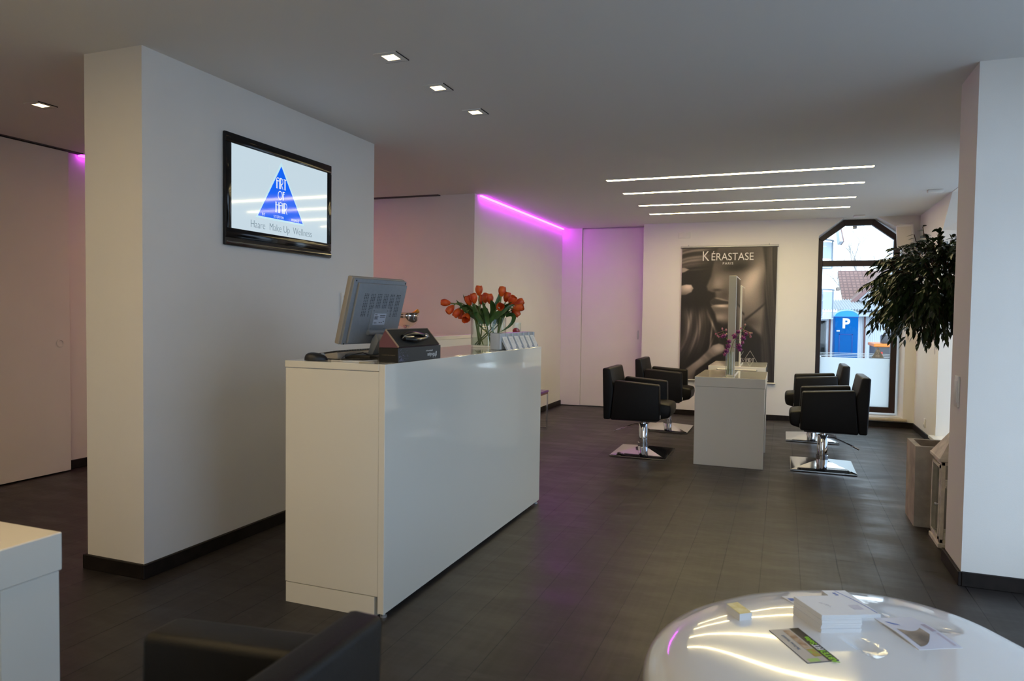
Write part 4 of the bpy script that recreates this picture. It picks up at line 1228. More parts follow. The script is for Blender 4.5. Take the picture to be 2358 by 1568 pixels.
# stepped leaflet holder with six cards
def card_holder():
    y0 = 4.222; n = 6; dy = .107
    e = empty('leaflet_holder', (-1.725, y0+.33, DT), 'pale grey six part leaflet holder at the far end of the reception desk', 'leaflet holder')
    b = MB(); b.box(-1.765, -1.700, y0, y0+n*dy+.02, DT, DT+.108, bev=.006, seg=2); b.done('back_block', M['holder'], e)
    b = MB()
    for k in range(n+1): b.tube([(-1.700, y0+.012+k*dy, DT+.004), (-1.700, y0+.012+k*dy, DT+.106)], .012, n=12)
    b.done('rounded_ribs', M['holder'], e)
    for k in range(n):
        ya = y0+.022+k*dy
        b = MB(); b.prism([(-1.652, ya-.006, DT), (-1.696, ya-.006, DT+.080), (-1.699, ya-.006, DT+.078), (-1.657, ya-.006, DT)], (0, .006, 0)); b.done('divider', M['holder'], e, smooth=False)
    LB = ['leaflet in the grey holder nearest the tulip vase', 'second leaflet from the tulip vase in the grey holder', 'third leaflet from the tulip vase in the grey holder',
          'fourth leaflet from the tulip vase in the grey holder', 'fifth leaflet from the tulip vase in the grey holder', 'leaflet in the grey holder at the far end of the desk']
    for k in range(n):
        ya = y0+.022+k*dy
        bot = Vector((-1.6485, 0, DT+.001)); topv = Vector((-1.6915, 0, DT+.088)); up = (topv-bot).normalized()
        m = frame((bot.x, ya+.041, bot.z), (0, 1, 0), up)
        b = MB(); b.box(-.038, .038, 0, .094, -.006, 0, m=m); o = b.done('leaflet', M['card'], smooth=False)
        tag(o, 'white ' + LB[k], 'leaflet', 'leaflets in the grey holder')
        b = MB(); b.poly([m @ Vector(p) for p in ((.018, .006, .0005), (.034, .006, .0005), (.027, .026, .0005))]); b.done('triangle_print', M['navyink'], o, smooth=False)
        b = MB()
        for q_ in range(5): b.box(-.026, .012-.006*(q_ % 2), .050+.007*q_, .0512+.007*q_, .0002, .0004, m=m)
        b.done('text_lines', M['greyink'], o, smooth=False)
card_holder()

# glass with red sweets behind the holder
gx, gy = -1.815, 4.845
e = empty('drinking_glass', (gx, gy, DT), 'tall clear glass holding red sweets behind the leaflet holder', 'glass')
MB().lathe([(0, 0), (.030, 0), (.031, .003), (.031, .172), (.0295, .172), (.0295, .006), (0, .006)], c=(gx, gy, DT), n=32).done('tumbler', M['vase'], e)
for k, (dx, dy, dz, r) in enumerate(((0, 0, .026, .022), (.002, .002, .066, .021), (-.004, -.004, .112, .025), (.014, .006, .098, .014))):
    b = MB(); rr = random.Random(k)
    b.grid(lambda u, v: (gx+dx+r*math.sin(PI*v)*math.cos(2*PI*u)*(1+.10*math.cos(6*PI*u)), gy+dy+r*math.sin(PI*v)*math.sin(2*PI*u)*(1+.10*math.cos(6*PI*u)), DT+dz-r*math.cos(PI*v)*.9), 24, 10, True)
    tag(b.done('red_sweet', M['red'], angle=80), ('large shiny red sweet on top inside the tall glass' if k == 2 else 'small shiny red sweet beside the large one inside the tall glass' if k == 3 else 'red sweet low in the tall glass behind the leaflet holder'), 'sweet', 'red sweets in the glass')

# footed silver bowl with a bottle on the back bar
bx, by, BZ = -3.37, 5.985, 1.156
e = empty('champagne_bowl', (bx, by, BZ), 'round silver footed bowl on the back bar behind the monitor', 'bowl')
MB().lathe([(0, 0), (.062, 0), (.062, .006), (.018, .016), (.014, .05), (.020, .080), (.045, .094), (.085, .118), (.108, .155), (.117, .200), (.119, .222), (.122, .226), (.119, .229), (.114, .224), (.105, .160), (.08, .124), (.04, .102), (0, .098)], c=(bx, by, BZ), n=48).done('bowl', M['silverbowl'], e)
b = MB(); b.lathe([(.1185, .196), (.1215, .198), (.1215, .204), (.1185, .206)], c=(bx, by, BZ), n=48); b.done('rim_band', M['chrome'], e)
e = empty('champagne_bottle', (bx, by, BZ+.12), 'bottle with a gold foil neck leaning in the silver bowl', 'bottle')
m = Matrix.Translation((bx-.06, by-.02, BZ+.150)) @ Matrix.Rotation(math.radians(62), 4, Vector((-.2, 1, 0)))
MB().lathe([(0, -.03), (.036, -.03), (.038, .0), (.037, .03), (.016, .10), (.0145, .12)], n=24, m=m).done('glass_body', M['bottle'], e)
MB().lathe([(.0155, .10), (.0165, .13), (.0175, .175), (.0195, .180), (.0195, .205), (.015, .212), (0, .213)], n=24, m=m).done('foil_neck', M['gold'], e)

# ================================================================ tulips
VC = Vector((-1.905, 4.53, DT))
e = empty('flower_vase', VC, 'clear glass cylinder vase full of tulips on the reception desk', 'vase')
VR = .122
MB().lathe([(0, 0), (VR-.004, 0), (VR, .004), (VR, .205), (VR-.001, .2065), (VR-.0035, .205), (VR-.004, .016), (0, .012)], c=VC, n=56).done('glass_wall', M['vase'], e)
MB().lathe([(0, .0145), (VR-.0125, .0165), (VR-.0065, .0225), (VR-.0065, .068), (0, .068)], c=VC, n=48).done('water', M['water'], e)

def on_plane(px, py, dist):
    """point on the sight line of a pixel at depth y=dist (the bouquet was measured this way)"""
    return at(px, py, dist)
def petal(mb, base, ax, side, nrm, R, Lh, openv, a):
    """one cupped petal of a tulip, running from base along ax"""
    ca, sa = math.cos(a), math.sin(a)
    out = side*ca+nrm*sa; tan = nrm*ca-side*sa
    def f(u, v):
        w = (u-.5)*2
        rad = R*(math.sin(PI*(.08+.62*v))**.8)*(1-.30*(1-openv)*v**3)+openv*R*.35*v*v
        ww = R*.95*math.sin(PI*(.10+.78*v))**.75
        th = w*ww/max(R*.55, rad)*.9
        return base+ax*(Lh*v)+out*(rad*math.cos(th))+tan*(rad*math.sin(th))
    mb.grid(f, 7, 9)
def bez(p0, p1, p2, p3, n=14):
    r = []
    for k in range(n+1):
        t = k/n; r.append(p0*(1-t)**3+p1*3*t*(1-t)**2+p2*3*t*t*(1-t)+p3*t**3)
    return r
def leaf_blade(mb, pts, width, face, fold=.35):
    """long tapering leaf following pts; face = approximate upward normal"""
    n = len(pts); L = []; C_ = []; R_ = []
    for k, p in enumerate(pts):
        t = (pts[min(k+1, n-1)]-pts[max(k-1, 0)]).normalized()
        s = t.cross(face).normalized(); u = s.cross(t)
        f = k/(n-1); w = width*math.sin(PI*min(1, .12+.88*f)**.85)**.8*(1 if f < .98 else .1)
        L.append(mb.bm.verts.new(p+s*w+u*w*fold)); C_.append(mb.bm.verts.new(p)); R_.append(mb.bm.verts.new(p-s*w+u*w*fold))
    for k in range(n-1):
        for a, b in ((L, C_), (C_, R_)):
            mb.bm.faces.new([a[k], a[k+1], b[k+1], b[k]])
# px, py of the bloom, depth, tip direction on the picture (dx, dy up) and toward the viewer, openness, label
TUL = [
 (1103, 669, 4.52, (.0, 1.0, .05), .25, 'tallest orange tulip at the top left of the bouquet'),
 (1079, 692, 4.44, (-.35, .95, .2), .15, 'left one of the touching pair of tulips below the tallest'),
 (1091, 687, 4.41, (-.15, 1.0, .25), .15, 'right one of the touching pair of tulips below the tallest'),
 (1109, 690, 4.62, (.2, 1.0, -.2), .1, 'dark tulip half hidden behind the middle of the bouquet'),
 (1118, 686, 4.60, (.1, 1.0, -.1), .15, 'closed tulip in the middle gap of the bouquet'),
 (1128, 688, 4.52, (-.1, 1.0, .1), .1, 'closed reddish tulip just right of the middle of the bouquet'),
 (1156, 671, 4.50, (.15, 1.0, .0), .2, 'topmost tulip on the right side of the bouquet'),
 (1167.5, 684, 4.54, (.30, .95, .05), .15, 'slim tulip just below the topmost one on the right'),
 (1179, 693, 4.48, (.35, .85, .35), .7, 'bright wide open tulip on the upper right of the bouquet'),
 (1195, 697, 4.56, (.9, .45, .0), .2, 'tulip behind the rightmost bloom of the bouquet'),
 (1194, 708, 4.46, (.95, .1, .25), .35, 'rightmost large tulip pointing sideways'),
 (1151, 707, 4.36, (.25, .2, 1.0), .45, 'tulip facing the viewer at the front right of the bouquet'),
 (1187, 719, 4.55, (.6, -.6, .1), .1, 'small shaded tulip hanging below the rightmost bloom'),
 (1026, 697, 4.50, (-1.0, .12, .05), .05, 'pointed closed tulip farthest left of the bouquet'),
 (1037, 712, 4.46, (-.55, -.65, .15), .25, 'drooping tulip just below the farthest left one'),
 (1052.5, 720, 4.45, (-.55, -.75, .1), .1, 'third drooping tulip from the left'),
 (1063, 724, 4.52, (-.25, -.95, .0), .1, 'tulip squeezed behind the lowest bloom on the left'),
 (1074, 730, 4.40, (-.15, -.65, .75), .8, 'lowest tulip on the left showing its dark throat'),
]
CR = Vector((R3[0][0], R3[1][0], R3[2][0])); CU = Vector((R3[0][1], R3[1][1], R3[2][1])); CN = Vector((R3[0][2], R3[1][2], R3[2][2]))
rt = random.Random(11)
for k, (px, py, dp, dr, opn, lab) in enumerate(TUL):
    h = on_plane(px, py, dp)
    ax = (CR*dr[0]+CU*dr[1]+CN*dr[2]).normalized()
    Lh, R = (.069, .0275)
    base = h-ax*Lh*.5
    a = rt.uniform(0, 2*PI)
    foot = VC+Vector((.085*math.cos(a)-.15*(h.x-VC.x), .085*math.sin(a)-.12*(h.y-VC.y), .019))
    dv = Vector((foot.x-VC.x, foot.y-VC.y)); 
    if dv.length > VR-.03: dv *= (VR-.03)/dv.length; foot.x, foot.y = VC.x+dv.x, VC.y+dv.y
    dirn = Vector((h.x-VC.x, h.y-VC.y, 0)); dl = max(dirn.length, 1e-4); dirn /= dl
    rimp = VC+dirn*min(VR-.022, dl*.75)+Vector((0, 0, .20))
    e = empty('tulip', foot, lab, 'tulip', 'orange tulips in the vase')
    seg = bez(foot, foot.lerp(rimp, .4), rimp-Vector((dirn.x*.015, dirn.y*.015, .05)), rimp, 8)[:-1]+bez(rimp, rimp+Vector((dirn.x*.02, dirn.y*.02, .06)), base-ax*.07+Vector((0, 0, .01)), base+ax*.004, 9)
    b = MB(); b.tube(seg, .0042, n=7); b.done('stem', M['stem'], e)
    side = ax.cross(Vector((.3, .2, 1)) if abs(ax.z) < .9 else Vector((1, 0, 0))).normalized(); nr = ax.cross(side)
    b = MB()
    for j in range(3): petal(b, base, ax, side, nr, R, Lh, opn, a+j*2*PI/3)
    for j in range(3): petal(b, base, ax, side, nr, R*.93, Lh*.97, opn*.8, a+PI/3+j*2*PI/3)
    bl = b.done('bloom', M['tulip'], e, angle=80)
    if opn > .6:
        b = MB(); b.lathe([(0, 0), (.010, .004), (.012, .018), (.006, .03), (0, .032)], n=10, m=frame(base+ax*.006, side, nr)); b.done('throat', M['tulipdark'], bl)
    # one or two leaves per stem
    if True:
        for _ in range(1 if k % 2 else 2):
            p0 = seg[rt.choice((6, 7, 8))]
            out = (Vector((dirn.x, dirn.y, 0))+Vector((rt.uniform(-.7, .7), rt.uniform(-.7, .7), 0))).normalized()
            ln = rt.uniform(.12, .19)
            pts = bez(p0, p0+Vector((out.x*.02, out.y*.02, ln*.45)), p0+out*ln*.45+Vector((0, 0, ln*.62)), p0+out*ln*.75+Vector((0, 0, ln*rt.uniform(.25, .75))), 8)
            b = MB(); leaf_blade(b, pts, rt.uniform(.017, .026), (Vector((0, 0, 1))-out*.6).normalized()); b.done('leaf', M['leaf'], e, angle=80)
def lone_leaf(pix, width, lab_parent):
    pts = [on_plane(*p) for p in pix]
    pts = bez(pts[0], pts[1], pts[2], pts[3], 10)
    b = MB(); leaf_blade(b, pts, width, CN); return b.done('leaf', M['leaf'], lab_parent, angle=80)
tul = [o for o in COL.objects if o.get('category') == 'tulip']
lone_leaf([(1105, 738, 4.47), (1085, 725, 4.45), (1065, 710, 4.44), (1050, 690, 4.46)], .017, tul[13])
lone_leaf([(1110, 730, 4.45), (1090, 715, 4.45), (1072, 700, 4.45), (1066, 677, 4.47)], .010, tul[1])
lone_leaf([(1130, 725, 4.45), (1150, 690, 4.5), (1150, 685, 4.5), (1150, 672, 4.5)], .014, tul[6])
lone_leaf([(1140, 735, 4.36), (1160, 715, 4.36), (1175, 705, 4.38), (1182, 700, 4.4)], .012, tul[8])
lone_leaf([(1165, 728, 4.5), (1188, 712, 4.46), (1196, 745, 4.44), (1150, 765, 4.40)], .015, tul[10])
lone_leaf([(1128, 742, 4.37), (1138, 725, 4.36), (1152, 716, 4.35), (1162, 711, 4.36)], .016, tul[11])
lone_leaf([(1112, 745, 4.40), (1102, 735, 4.38), (1092, 715, 4.40), (1088, 698, 4.42)], .018, tul[2])
lone_leaf([(1122, 750, 4.38), (1124, 730, 4.38), (1116, 710, 4.42), (1110, 692, 4.46)], .016, tul[5])

# ================================================================ orchid glass on the front styling table
ox, oy, OZ = -.462, 6.925, .8255
e = empty('bud_vase', (ox, oy, OZ), 'slim clear glass vase with orchids on the front styling table', 'vase')
MB().lathe([(0, 0), (.050, 0), (.050, .005), (.036, .010), (.034, .018), (.0355, .235), (.0335, .235), (.032, .024), (0, .020)], c=(ox, oy, OZ), n=40).done('glass_wall', M['vase'], e)
MB().lathe([(0, .0205), (.0315, .0245), (.0318, .075), (0, .075)], c=(ox, oy, OZ), n=32).done('water', M['water'], e)
def orchid(path, blooms, buds, lab):
    pts = [at(px, py, d) for px, py, d in path]
    pts[0] = Vector((ox, oy, OZ+.024))+Vector((.006*(1 if path[-1][0] > 1682 else -1), 0, 0))
    e = empty('orchid_spray', pts[0], lab, 'orchid', 'purple orchid sprays in the slim vase')
    full = []
    for a, b_ in zip(pts, pts[1:]):
        for s in range(4): full.append(a.lerp(b_, s/4))
    full.append(pts[-1])
    sm = [full[0]]+[(full[i-1]+full[i]*2+full[i+1])/4 for i in range(1, len(full)-1)]+[full[-1]]
    b = MB(); b.tube(sm, .0028, n=6); b.done('stem', M['orchidstem'], e)
    for px, py, d, s, rot in blooms:
        c = at(px, py, d); near = min(sm, key=lambda q: (q-c).length)
        b = MB(); b.tube([near, near.lerp(c, .6)+Vector((0, 0, .006)), c], .0016, n=5)
        for j in range(5):
            a = rot+j*2*PI/5
            d1 = CR*math.cos(a)+CU*math.sin(a); d2 = CU*math.cos(a)-CR*math.sin(a)
            b.grid(lambda u, v: c+d1*(s*v)+d2*((u-.5)*2*s*.42*math.sin(PI*(.08+.86*v)))+CN*(.012-.02*v*v+.006*abs(u-.5)), 5, 6)
        b.lathe([(0, 0), (.006, .003), (.007, .010), (0, .016)], n=8, m=frame(c+CN*.008, CR, CU))
        b.done('flower', M['orchid'], e, angle=80)
    for px, py, d, s in buds:
        c = at(px, py, d); near = min(sm, key=lambda q: (q-c).length)
        b = MB(); b.tube([near, c], .0014, n=5)
        b.grid(lambda u, v: c+Vector((s*.7*math.sin(PI*v)*math.cos(2*PI*u), s*.7*math.sin(PI*v)*math.sin(2*PI*u), -s*math.cos(PI*v))), 10, 7, True)
        b.done('bud', M['orchidbud'], e, angle=80)
orchid([(1681, 850, 6.9), (1682, 810, 6.9), (1688, 788, 6.88), (1700, 772, 6.88), (1710, 762, 6.9), (1718, 748, 6.92)],
       [(1692, 774, 6.88, .029, .3), (1700, 764, 6.87, .022, 1.1), (1712, 778, 6.88, .027, .8), (1702, 797, 6.86, .029, .2), (1704, 805, 6.86, .024, 1.4), (1718, 769, 6.9, .021, .5), (1710, 789, 6.88, .018, .9)],
       [(1716, 748, 6.92, .012), (1727, 768, 6.9, .016), (1728, 775, 6.9, .014), (1706, 756, 6.9, .012), (1731, 767, 6.9, .010), (1713, 763, 6.9, .010)],
       'purple orchid spray leaning to the right out of the slim vase')
orchid([(1679, 850, 6.9), (1679, 812, 6.88), (1677, 795, 6.86), (1674, 780, 6.86), (1668, 772, 6.86), (1664, 762, 6.86)],
       [(1679, 786, 6.84, .024, .6), (1677, 797, 6.84, .026, 0), (1673, 808, 6.83, .026, .9), (1669, 816, 6.84, .019, .3), (1668, 773, 6.85, .021, 1.2), (1663, 775, 6.86, .019, .2)],
       [(1663, 757, 6.86, .012), (1672, 760, 6.86, .013), (1652, 773, 6.86, .010), (1648, 769, 6.86, .010), (1655, 776, 6.86, .009), (1673, 769, 6.86, .010)],
       'purple orchid spray leaning to the left out of the slim vase')

# ================================================================ planter, lantern and ficus by the pier
e = empty('square_planter', (1.03, 5.54, 0), 'tall empty grey concrete planter standing by the right pier', 'planter')
b = MB()
def frus(x0, x1, y0, y1, z, k): return [(x0-k, y0-k, z), (x1+k, y0-k, z), (x1+k, y1+k, z), (x0-k, y1+k, z)]
px0, px1, py0, py1 = .846, 1.199, 5.36, 5.713
R_ = [frus(px0, px1, py0, py1, 0, -.004), frus(px0, px1, py0, py1, .540, .0), frus(px0, px1, py0, py1, .540, -.035), frus(px0, px1, py0, py1, .40, -.04)]
vs = [[b.bm.verts.new(p) for p in r] for r in R_]
b.bm.faces.new(list(reversed(vs[0])))
for a, c in zip(vs, vs[1:]):
    for k in range(4): b.bm.faces.new([a[k], a[(k+1) % 4], c[(k+1) % 4], c[k]])
b.bm.faces.new(vs[-1])
b.done('pot', M['concrete'], e, smooth=False)
b = MB(); b.box(px0+.042, px1-.042, py0+.042, py1-.042, .40, .406); b.done('soil', M['soil'], e, smooth=False)

def lantern():
    x0, x1, y0, y1 = .918, 1.170, 4.915, 5.185
    cx, cy = (x0+x1)/2, (y0+y1)/2
    e = empty('floor_lantern', (cx, cy, 0), 'tall white wooden lantern with glass sides and a pyramid roof beside the pier', 'lantern')
    L = M['lantern']
    MB().box(x0-.008, x1+.008, y0-.008, y1+.008, 0, .028, bev=.003, seg=1).done('base_board', L, e)
    b = MB()
    for x in (x0, x1-.022):
        for y in (y0, y1-.022): b.box(x, x+.022, y, y+.022, .028, .525, bev=.002, seg=1)
    for z in (.028, .503):
        b.box(x0, x1, y0+.002, y0+.018, z, z+.022); b.box(x0, x1, y1-.018, y1-.002, z, z+.022); b.box(x0+.002, x0+.018, y0, y1, z, z+.022); b.box(x1-.018, x1-.002, y0, y1, z, z+.022)
    b.done('corner_frame', L, e)
    d = MB(); d.box(x0-.006, x0, y0+.012, y0+.030, .05, .50); d.box(x0-.006, x0, y1-.030, y1-.012, .05, .50); d.box(x0-.006, x0, y0+.012, y1-.012, .05, .066); d.box(x0-.006, x0, y0+.012, y1-.012, .484, .50)
    dr = d.done('glass_door', L, e, smooth=False)
    MB().box(x0-.004, x0-.002, y0+.030, y1-.030, .066, .484).done('door_pane', M['pane'], dr, smooth=False)
    MB().lathe([(0, 0), (.006, 0), (.005, .008), (.010, .014), (.008, .022), (0, .024)], n=14, m=Matrix.Translation((x0-.006, y0+.024, .262)) @ Matrix.Rotation(-PI/2, 4, 'Y')).done('door_knob', M['steel'], dr)
    for nm, q in (('side_pane', (x0+.022, x1-.022, y0+.009, y0+.011)), ('side_pane', (x0+.022, x1-.022, y1-.011, y1-.009)), ('side_pane', (x1-.011, x1-.009, y0+.022, y1-.022))):
        MB().box(*q, .05, .503).done(nm, M['pane'], e, smooth=False)
    MB().box(x0-.016, x1+.016, y0-.016, y1+.016, .525, .548, bev=.004, seg=1).done('eaves_board', L, e)
    b = MB(); r = [frus(x0, x1, y0, y1, .548, .010), frus(cx, cx, cy, cy, .70, .045), frus(cx, cx, cy, cy, .735, .045), frus(cx, cx, cy, cy, .765, .012)]
    vs = [[b.bm.verts.new(p) for p in q] for q in r]
    for a, c in zip(vs, vs[1:]):
        for k in range(4): b.bm.faces.new([a[k], a[(k+1) % 4], c[(k+1) % 4], c[k]])
    b.bm.faces.new(vs[-1]); b.bm.faces.new(list(reversed(vs[0])))
    b.done('pyramid_roof', L, e, smooth=False)
    b = MB(); b.tube([(cx, cy+.03*math.cos(t), .790+.03*math.sin(t)) for t in [2*PI*k/16 for k in range(17)]], .004, n=6, cap=False); b.done('hanging_ring', M['steel'], e)
    MB().box(x0+.03, x1-.03, y0+.03, y1-.03, .36, .372).done('inner_shelf', L, e, smooth=False)
lantern()

def ficus():
    tx, ty = 1.34, 6.30
    e = empty('ficus_tree', (tx, ty, 0), 'bushy dark green ficus tree partly hidden behind the right pier', 'tree')
    b = MB(); b.lathe([(0, 0), (.13, 0), (.165, .30), (.170, .34), (.150, .34), (.145, .30), (0, .30)], c=(tx, ty, 0), n=32); b.done('pot', M['concrete'], e)
    b = MB()
    b.tube([(tx, ty, .30), (tx-.01, ty+.01, .7), (tx-.03, ty, 1.05), (tx-.06, ty, 1.35)], [.022, .019, .017, .013], n=10)
    r = random.Random(8)
    C0 = Vector((1.12, 6.32, 1.61))
    lv = MB()
    def leaf(p, d, L):
        d = d.normalized(); s = d.cross(Vector((r.uniform(-.5, .5), r.uniform(-.5, .5), 1))).normalized(); n = s.cross(d)
        w = L*.21
        q = [(0, 0), (.22, .8), (.5, 1), (.78, .55), (1, 0)]
        c = []; l_ = []; rr = []
        for k, (t, ww) in enumerate(q):
            cp = p+d*(L*t)-Vector((0, 0, L*.16*t*t)); c.append(cp)
        v0 = lv.bm.verts.new(c[0]); v4 = lv.bm.verts.new(c[4])
        a = [lv.bm.verts.new(c[k]+s*w*q[k][1]+n*w*.25) for k in (1, 2, 3)]; m_ = [lv.bm.verts.new(c[k]) for k in (1, 2, 3)]; z = [lv.bm.verts.new(c[k]-s*w*q[k][1]+n*w*.25) for k in (1, 2, 3)]
        F = lv.bm.faces.new
        F([v0, m_[0], a[0]]); F([v0, z[0], m_[0]])
        for k in (0, 1): F([a[k], m_[k], m_[k+1], a[k+1]]); F([m_[k], z[k], z[k+1], m_[k+1]])
        F([a[2], m_[2], v4]); F([m_[2], z[2], v4])
    RX, RY, RZ = .57, .55, .47
    ok = 0
    while ok < 560:
        a = r.uniform(0, 2*PI); el = math.asin(r.uniform(-1, 1)); k = r.uniform(.25, 1.0)**.55
        dv = Vector((math.cos(a)*math.cos(el), math.sin(a)*math.cos(el), math.sin(el)))
        tip = C0+Vector((dv.x*RX*k, dv.y*RY*k, dv.z*RZ*k))
        tip.z -= .06*k*abs(dv.x)
        if tip.z < 1.21-.10*r.random(): continue
        ins = C0+Vector((dv.x*RX*k*.55, dv.y*RY*k*.55, dv.z*RZ*k*.5+.06))
        if tip.x > 1.49 or tip.y < 5.72: continue
        ok += 1
        pts = bez(ins, ins.lerp(tip, .35)+Vector((0, 0, .05)), ins.lerp(tip, .75)+Vector((0, 0, .03)), tip, 6)
        if ok % 2 == 0: b.tube(pts, [.0035, .003, .003, .0025, .0025, .002, .0015], n=5)
        for j in range(13):
            t = .12+.88*j/12; i_ = min(5, int(t*6)); p = pts[i_].lerp(pts[i_+1], t*6-i_)
            d = (pts[min(6, i_+1)]-pts[i_]).normalized()+Vector((r.uniform(-.8, .8), r.uniform(-.8, .8), r.uniform(-.75, .15)))
            if p.x < 1.49: leaf(p, d, r.uniform(.045, .070))
    for px, py, yy in ((2125, 522, 6.2), (2163, 528, 6.2), (2105, 540, 6.2)):
        tip = at(px, py, yy); ins = C0+Vector((0, 0, .2))
        pts = bez(ins, ins+Vector((0, 0, .12)), tip-Vector((.0, 0, .12)), tip, 6)
        b.tube(pts, .003, n=5)
        for j in range(7):
            t = .45+.55*j/6; i_ = min(5, int(t*6)); p = pts[i_].lerp(pts[i_+1], t*6-i_)
            leaf(p, Vector((r.uniform(-1, 1), r.uniform(-1, 1), r.uniform(-.2, .4))), r.uniform(.05, .07))
    for k in range(9):
        a = k*2.4; dv = Vector((math.cos(a)*.35, math.sin(a)*.3, r.uniform(-.05, .3)))
        p0 = Vector((tx-.05, ty, 1.30)); p3 = C0+dv
        b.tube(bez(p0, p0+Vector((0, 0, .12)), p3-Vector((0, 0, .08)), p3, 6), [.010, .009, .008, .007, .006, .005, .004], n=6)
    b.done('trunk', M['bark'], e)
    fo = lv.done('foliage', M['ficus'], e, angle=60)
ficus()

# ================================================================ the street behind the window
GZ = -.25
struct(MB().box(-40, 60, 11.2, 90, GZ-.2, GZ).done('ground_outside', M['asphalt'], smooth=False))
struct(MB().box(2.3, 40, -30, 11.2, GZ-.2, GZ).done('ground_side', M['snow'], smooth=False))
struct(MB().box(-40, 2.3, -30, -2.1, GZ-.2, GZ).done('ground_front', M['snow'], smooth=False))

def Zat(px, py, Y): return at(px, py, Y).z
def Xat(px, Y, py=700): return at(px, py, Y).x
# parking cabin
Y = 27.0
xa, xb = Xat(1922, Y, 760), Xat(1976, Y, 760); zt = Zat(1949, 729, Y); xm = (xa+xb)/2
e = empty('blue_cabin', (xm, Y+.5, GZ), 'bright blue cabin with a white letter P seen through the back window', 'cabin')
MB().box(xa, xb, Y, Y+1.0, GZ, zt, bev=.02, seg=1).done('walls', M['blue'], e, smooth=False)
w = (xb-xa)/2
pr = [(xm-w-.01, Y-.02, zt)]+[(xm+(w+.01)*math.cos(PI-PI*k/16), Y-.02, zt+.20*math.sin(PI*k/16)) for k in range(1, 16)]+[(xm+w+.01, Y-.02, zt)]
MB().prism(pr, (0, 1.04, 0)).done('domed_roof', mat('mid_blue_plastic', (.01, .32, .85), .35), e, smooth=False)
pr2 = [(xm+(w+.01)*math.cos(PI-PI*k/16), Y-.04, zt+.01+.20*math.sin(PI*k/16)) for k in range(17)]+[(xm+(w+.03)*math.cos(PI*k/16), Y-.04, zt+.01+.24*math.sin(PI*k/16)) for k in range(17)]
MB().prism(pr2, (0, .06, 0)).done('roof_rim', M['lightblue'], e, smooth=False)
fm = frame((xm, Y-.012, 0), (1, 0, 0), (0, 0, 1))
lettering('P', .46, frame((xm-.02, Y-.012, Zat(1949, 755, Y)), (1, 0, 0), (0, 0, 1)), M['whitesign'], e, 'letter', bold=.018)
b = MB()
xl, xr, zu = Xat(1934, Y), Xat(1966, Y), Zat(1949, 769, Y)
b.box(xl, xl+.03, Y-.012, Y, .2, zu); b.box(xr-.03, xr, Y-.012, Y, .2, zu); b.box(xl, xr, Y-.012, Y, zu-.03, zu); b.box(xa, xb, Y-.012, Y, zt-.03, zt)
b.done('hatch_seam', M['blueline'], e, smooth=False)
MB().box(xa+.06, xa+.16, Y-.05, Y, Zat(1927, 763, Y), Zat(1927, 761, Y)+.01).done('handle', M['whitesign'], e, smooth=False)

# corrugated shed
Y = 31.0
xs0, xs1 = Xat(1800, Y), Xat(2150, Y)
zr = Zat(1950, 713, Y)
e = empty('corrugated_shed', ((xs0+xs1)/2, Y+2, GZ), 'long pale corrugated metal shed behind the blue cabin', 'shed')
xd0, xd1 = Xat(1885, Y), Xat(1905, Y); zd = Zat(1895, 738, Y)
b = MB(); b.box(xs0, xd0, Y, Y+3, GZ, zr-.25); b.box(xd1, xs1, Y, Y+3, GZ, zr-.25); b.box(xd0, xd1, Y, Y+3, zd, zr-.25); b.box(xs0, xs1, Y+2.9, Y+3, GZ, zr-.25)
b.done('sheet_wall', M['corr'], e, smooth=False)
MB().box(xd0, xd1, Y+1.5, Y+1.6, GZ, zd).done('open_bay', M['shedgrey'], e, smooth=False)
b = MB()
n = 60; rp = []
b.grid(lambda u, v: (xs0-.3+u*(xs1-xs0+.6), Y-.6+v*4.2, zr-.02+v*.5+.045*math.sin(u*2*PI*n)), n*8+1, 2)
ro = b.done('corrugated_roof', mat('pale_roof_sheet', (.66, .70, .72), .5), e, smooth=True)
b = MB(); b.box(xs0, xs1, Y-.45, Y+3.2, zr-.26, zr-.10); b.done('eaves_beam', mat('pale_grey_beam', (.62, .66, .68), .6), e, smooth=False)  # even pale grey beam along the eaves
for px in (1913, 1994):
    x = Xat(px, Y-.3); MB().tube([(x, Y-.1, GZ), (x, Y-.1, zr-.15)], .035, n=8).done('downpipe', M['post'], e)

# house with the red tiled roof and white gable
Y = 40.0
xh0, xh1 = Xat(1928, Y, 690), Xat(2260, Y, 690)
zr_, ze = Zat(1970, 623, Y), Zat(1970, 694, Y-4)
e = empty('red_roof_house', ((xh0+xh1)/2, Y, GZ), 'pale house with a red tiled roof beyond the shed', 'house')
b = MB(); b.prism([(xh0, Y-4, ze), (xh1, Y-4, ze), (xh1, Y, zr_), (xh0, Y, zr_)], (0, .05, -.25)); b.done('tiled_roof', M['tiles'], e, smooth=False)
MB().box(xh0+.2, xh1-.2, Y-3.6, Y+3, GZ, ze-.1).done('walls', M['creamrender'], e, smooth=False)
gx0, gx1 = Xat(1978, Y-6, 690), Xat(2180, Y-6, 690); zg = Zat(1978, 690, Y-6); za = Zat(2050, 600, Y-6); gm_ = (gx0+gx1)/2
b = MB(); b.prism([(gx0, Y-6, GZ), (gx1, Y-6, GZ), (gx1, Y-6, zg), (gm_, Y-6, za), (gx0, Y-6, zg)], (0, 5, 0)); b.done('gable_wall', M['render'], e, smooth=False)
b = MB()
for s, xe in ((-1, gx0), (1, gx1)):
    b.prism([(xe+s*.35, Y-6.5, zg-.30), (gm_, Y-6.5, za+.02), (gm_, Y-6.5, za+.2), (xe+s*.35, Y-6.5, zg-.08)], (0, 5.8, 0))
b.done('gable_roof', M['verge'], e, smooth=False)
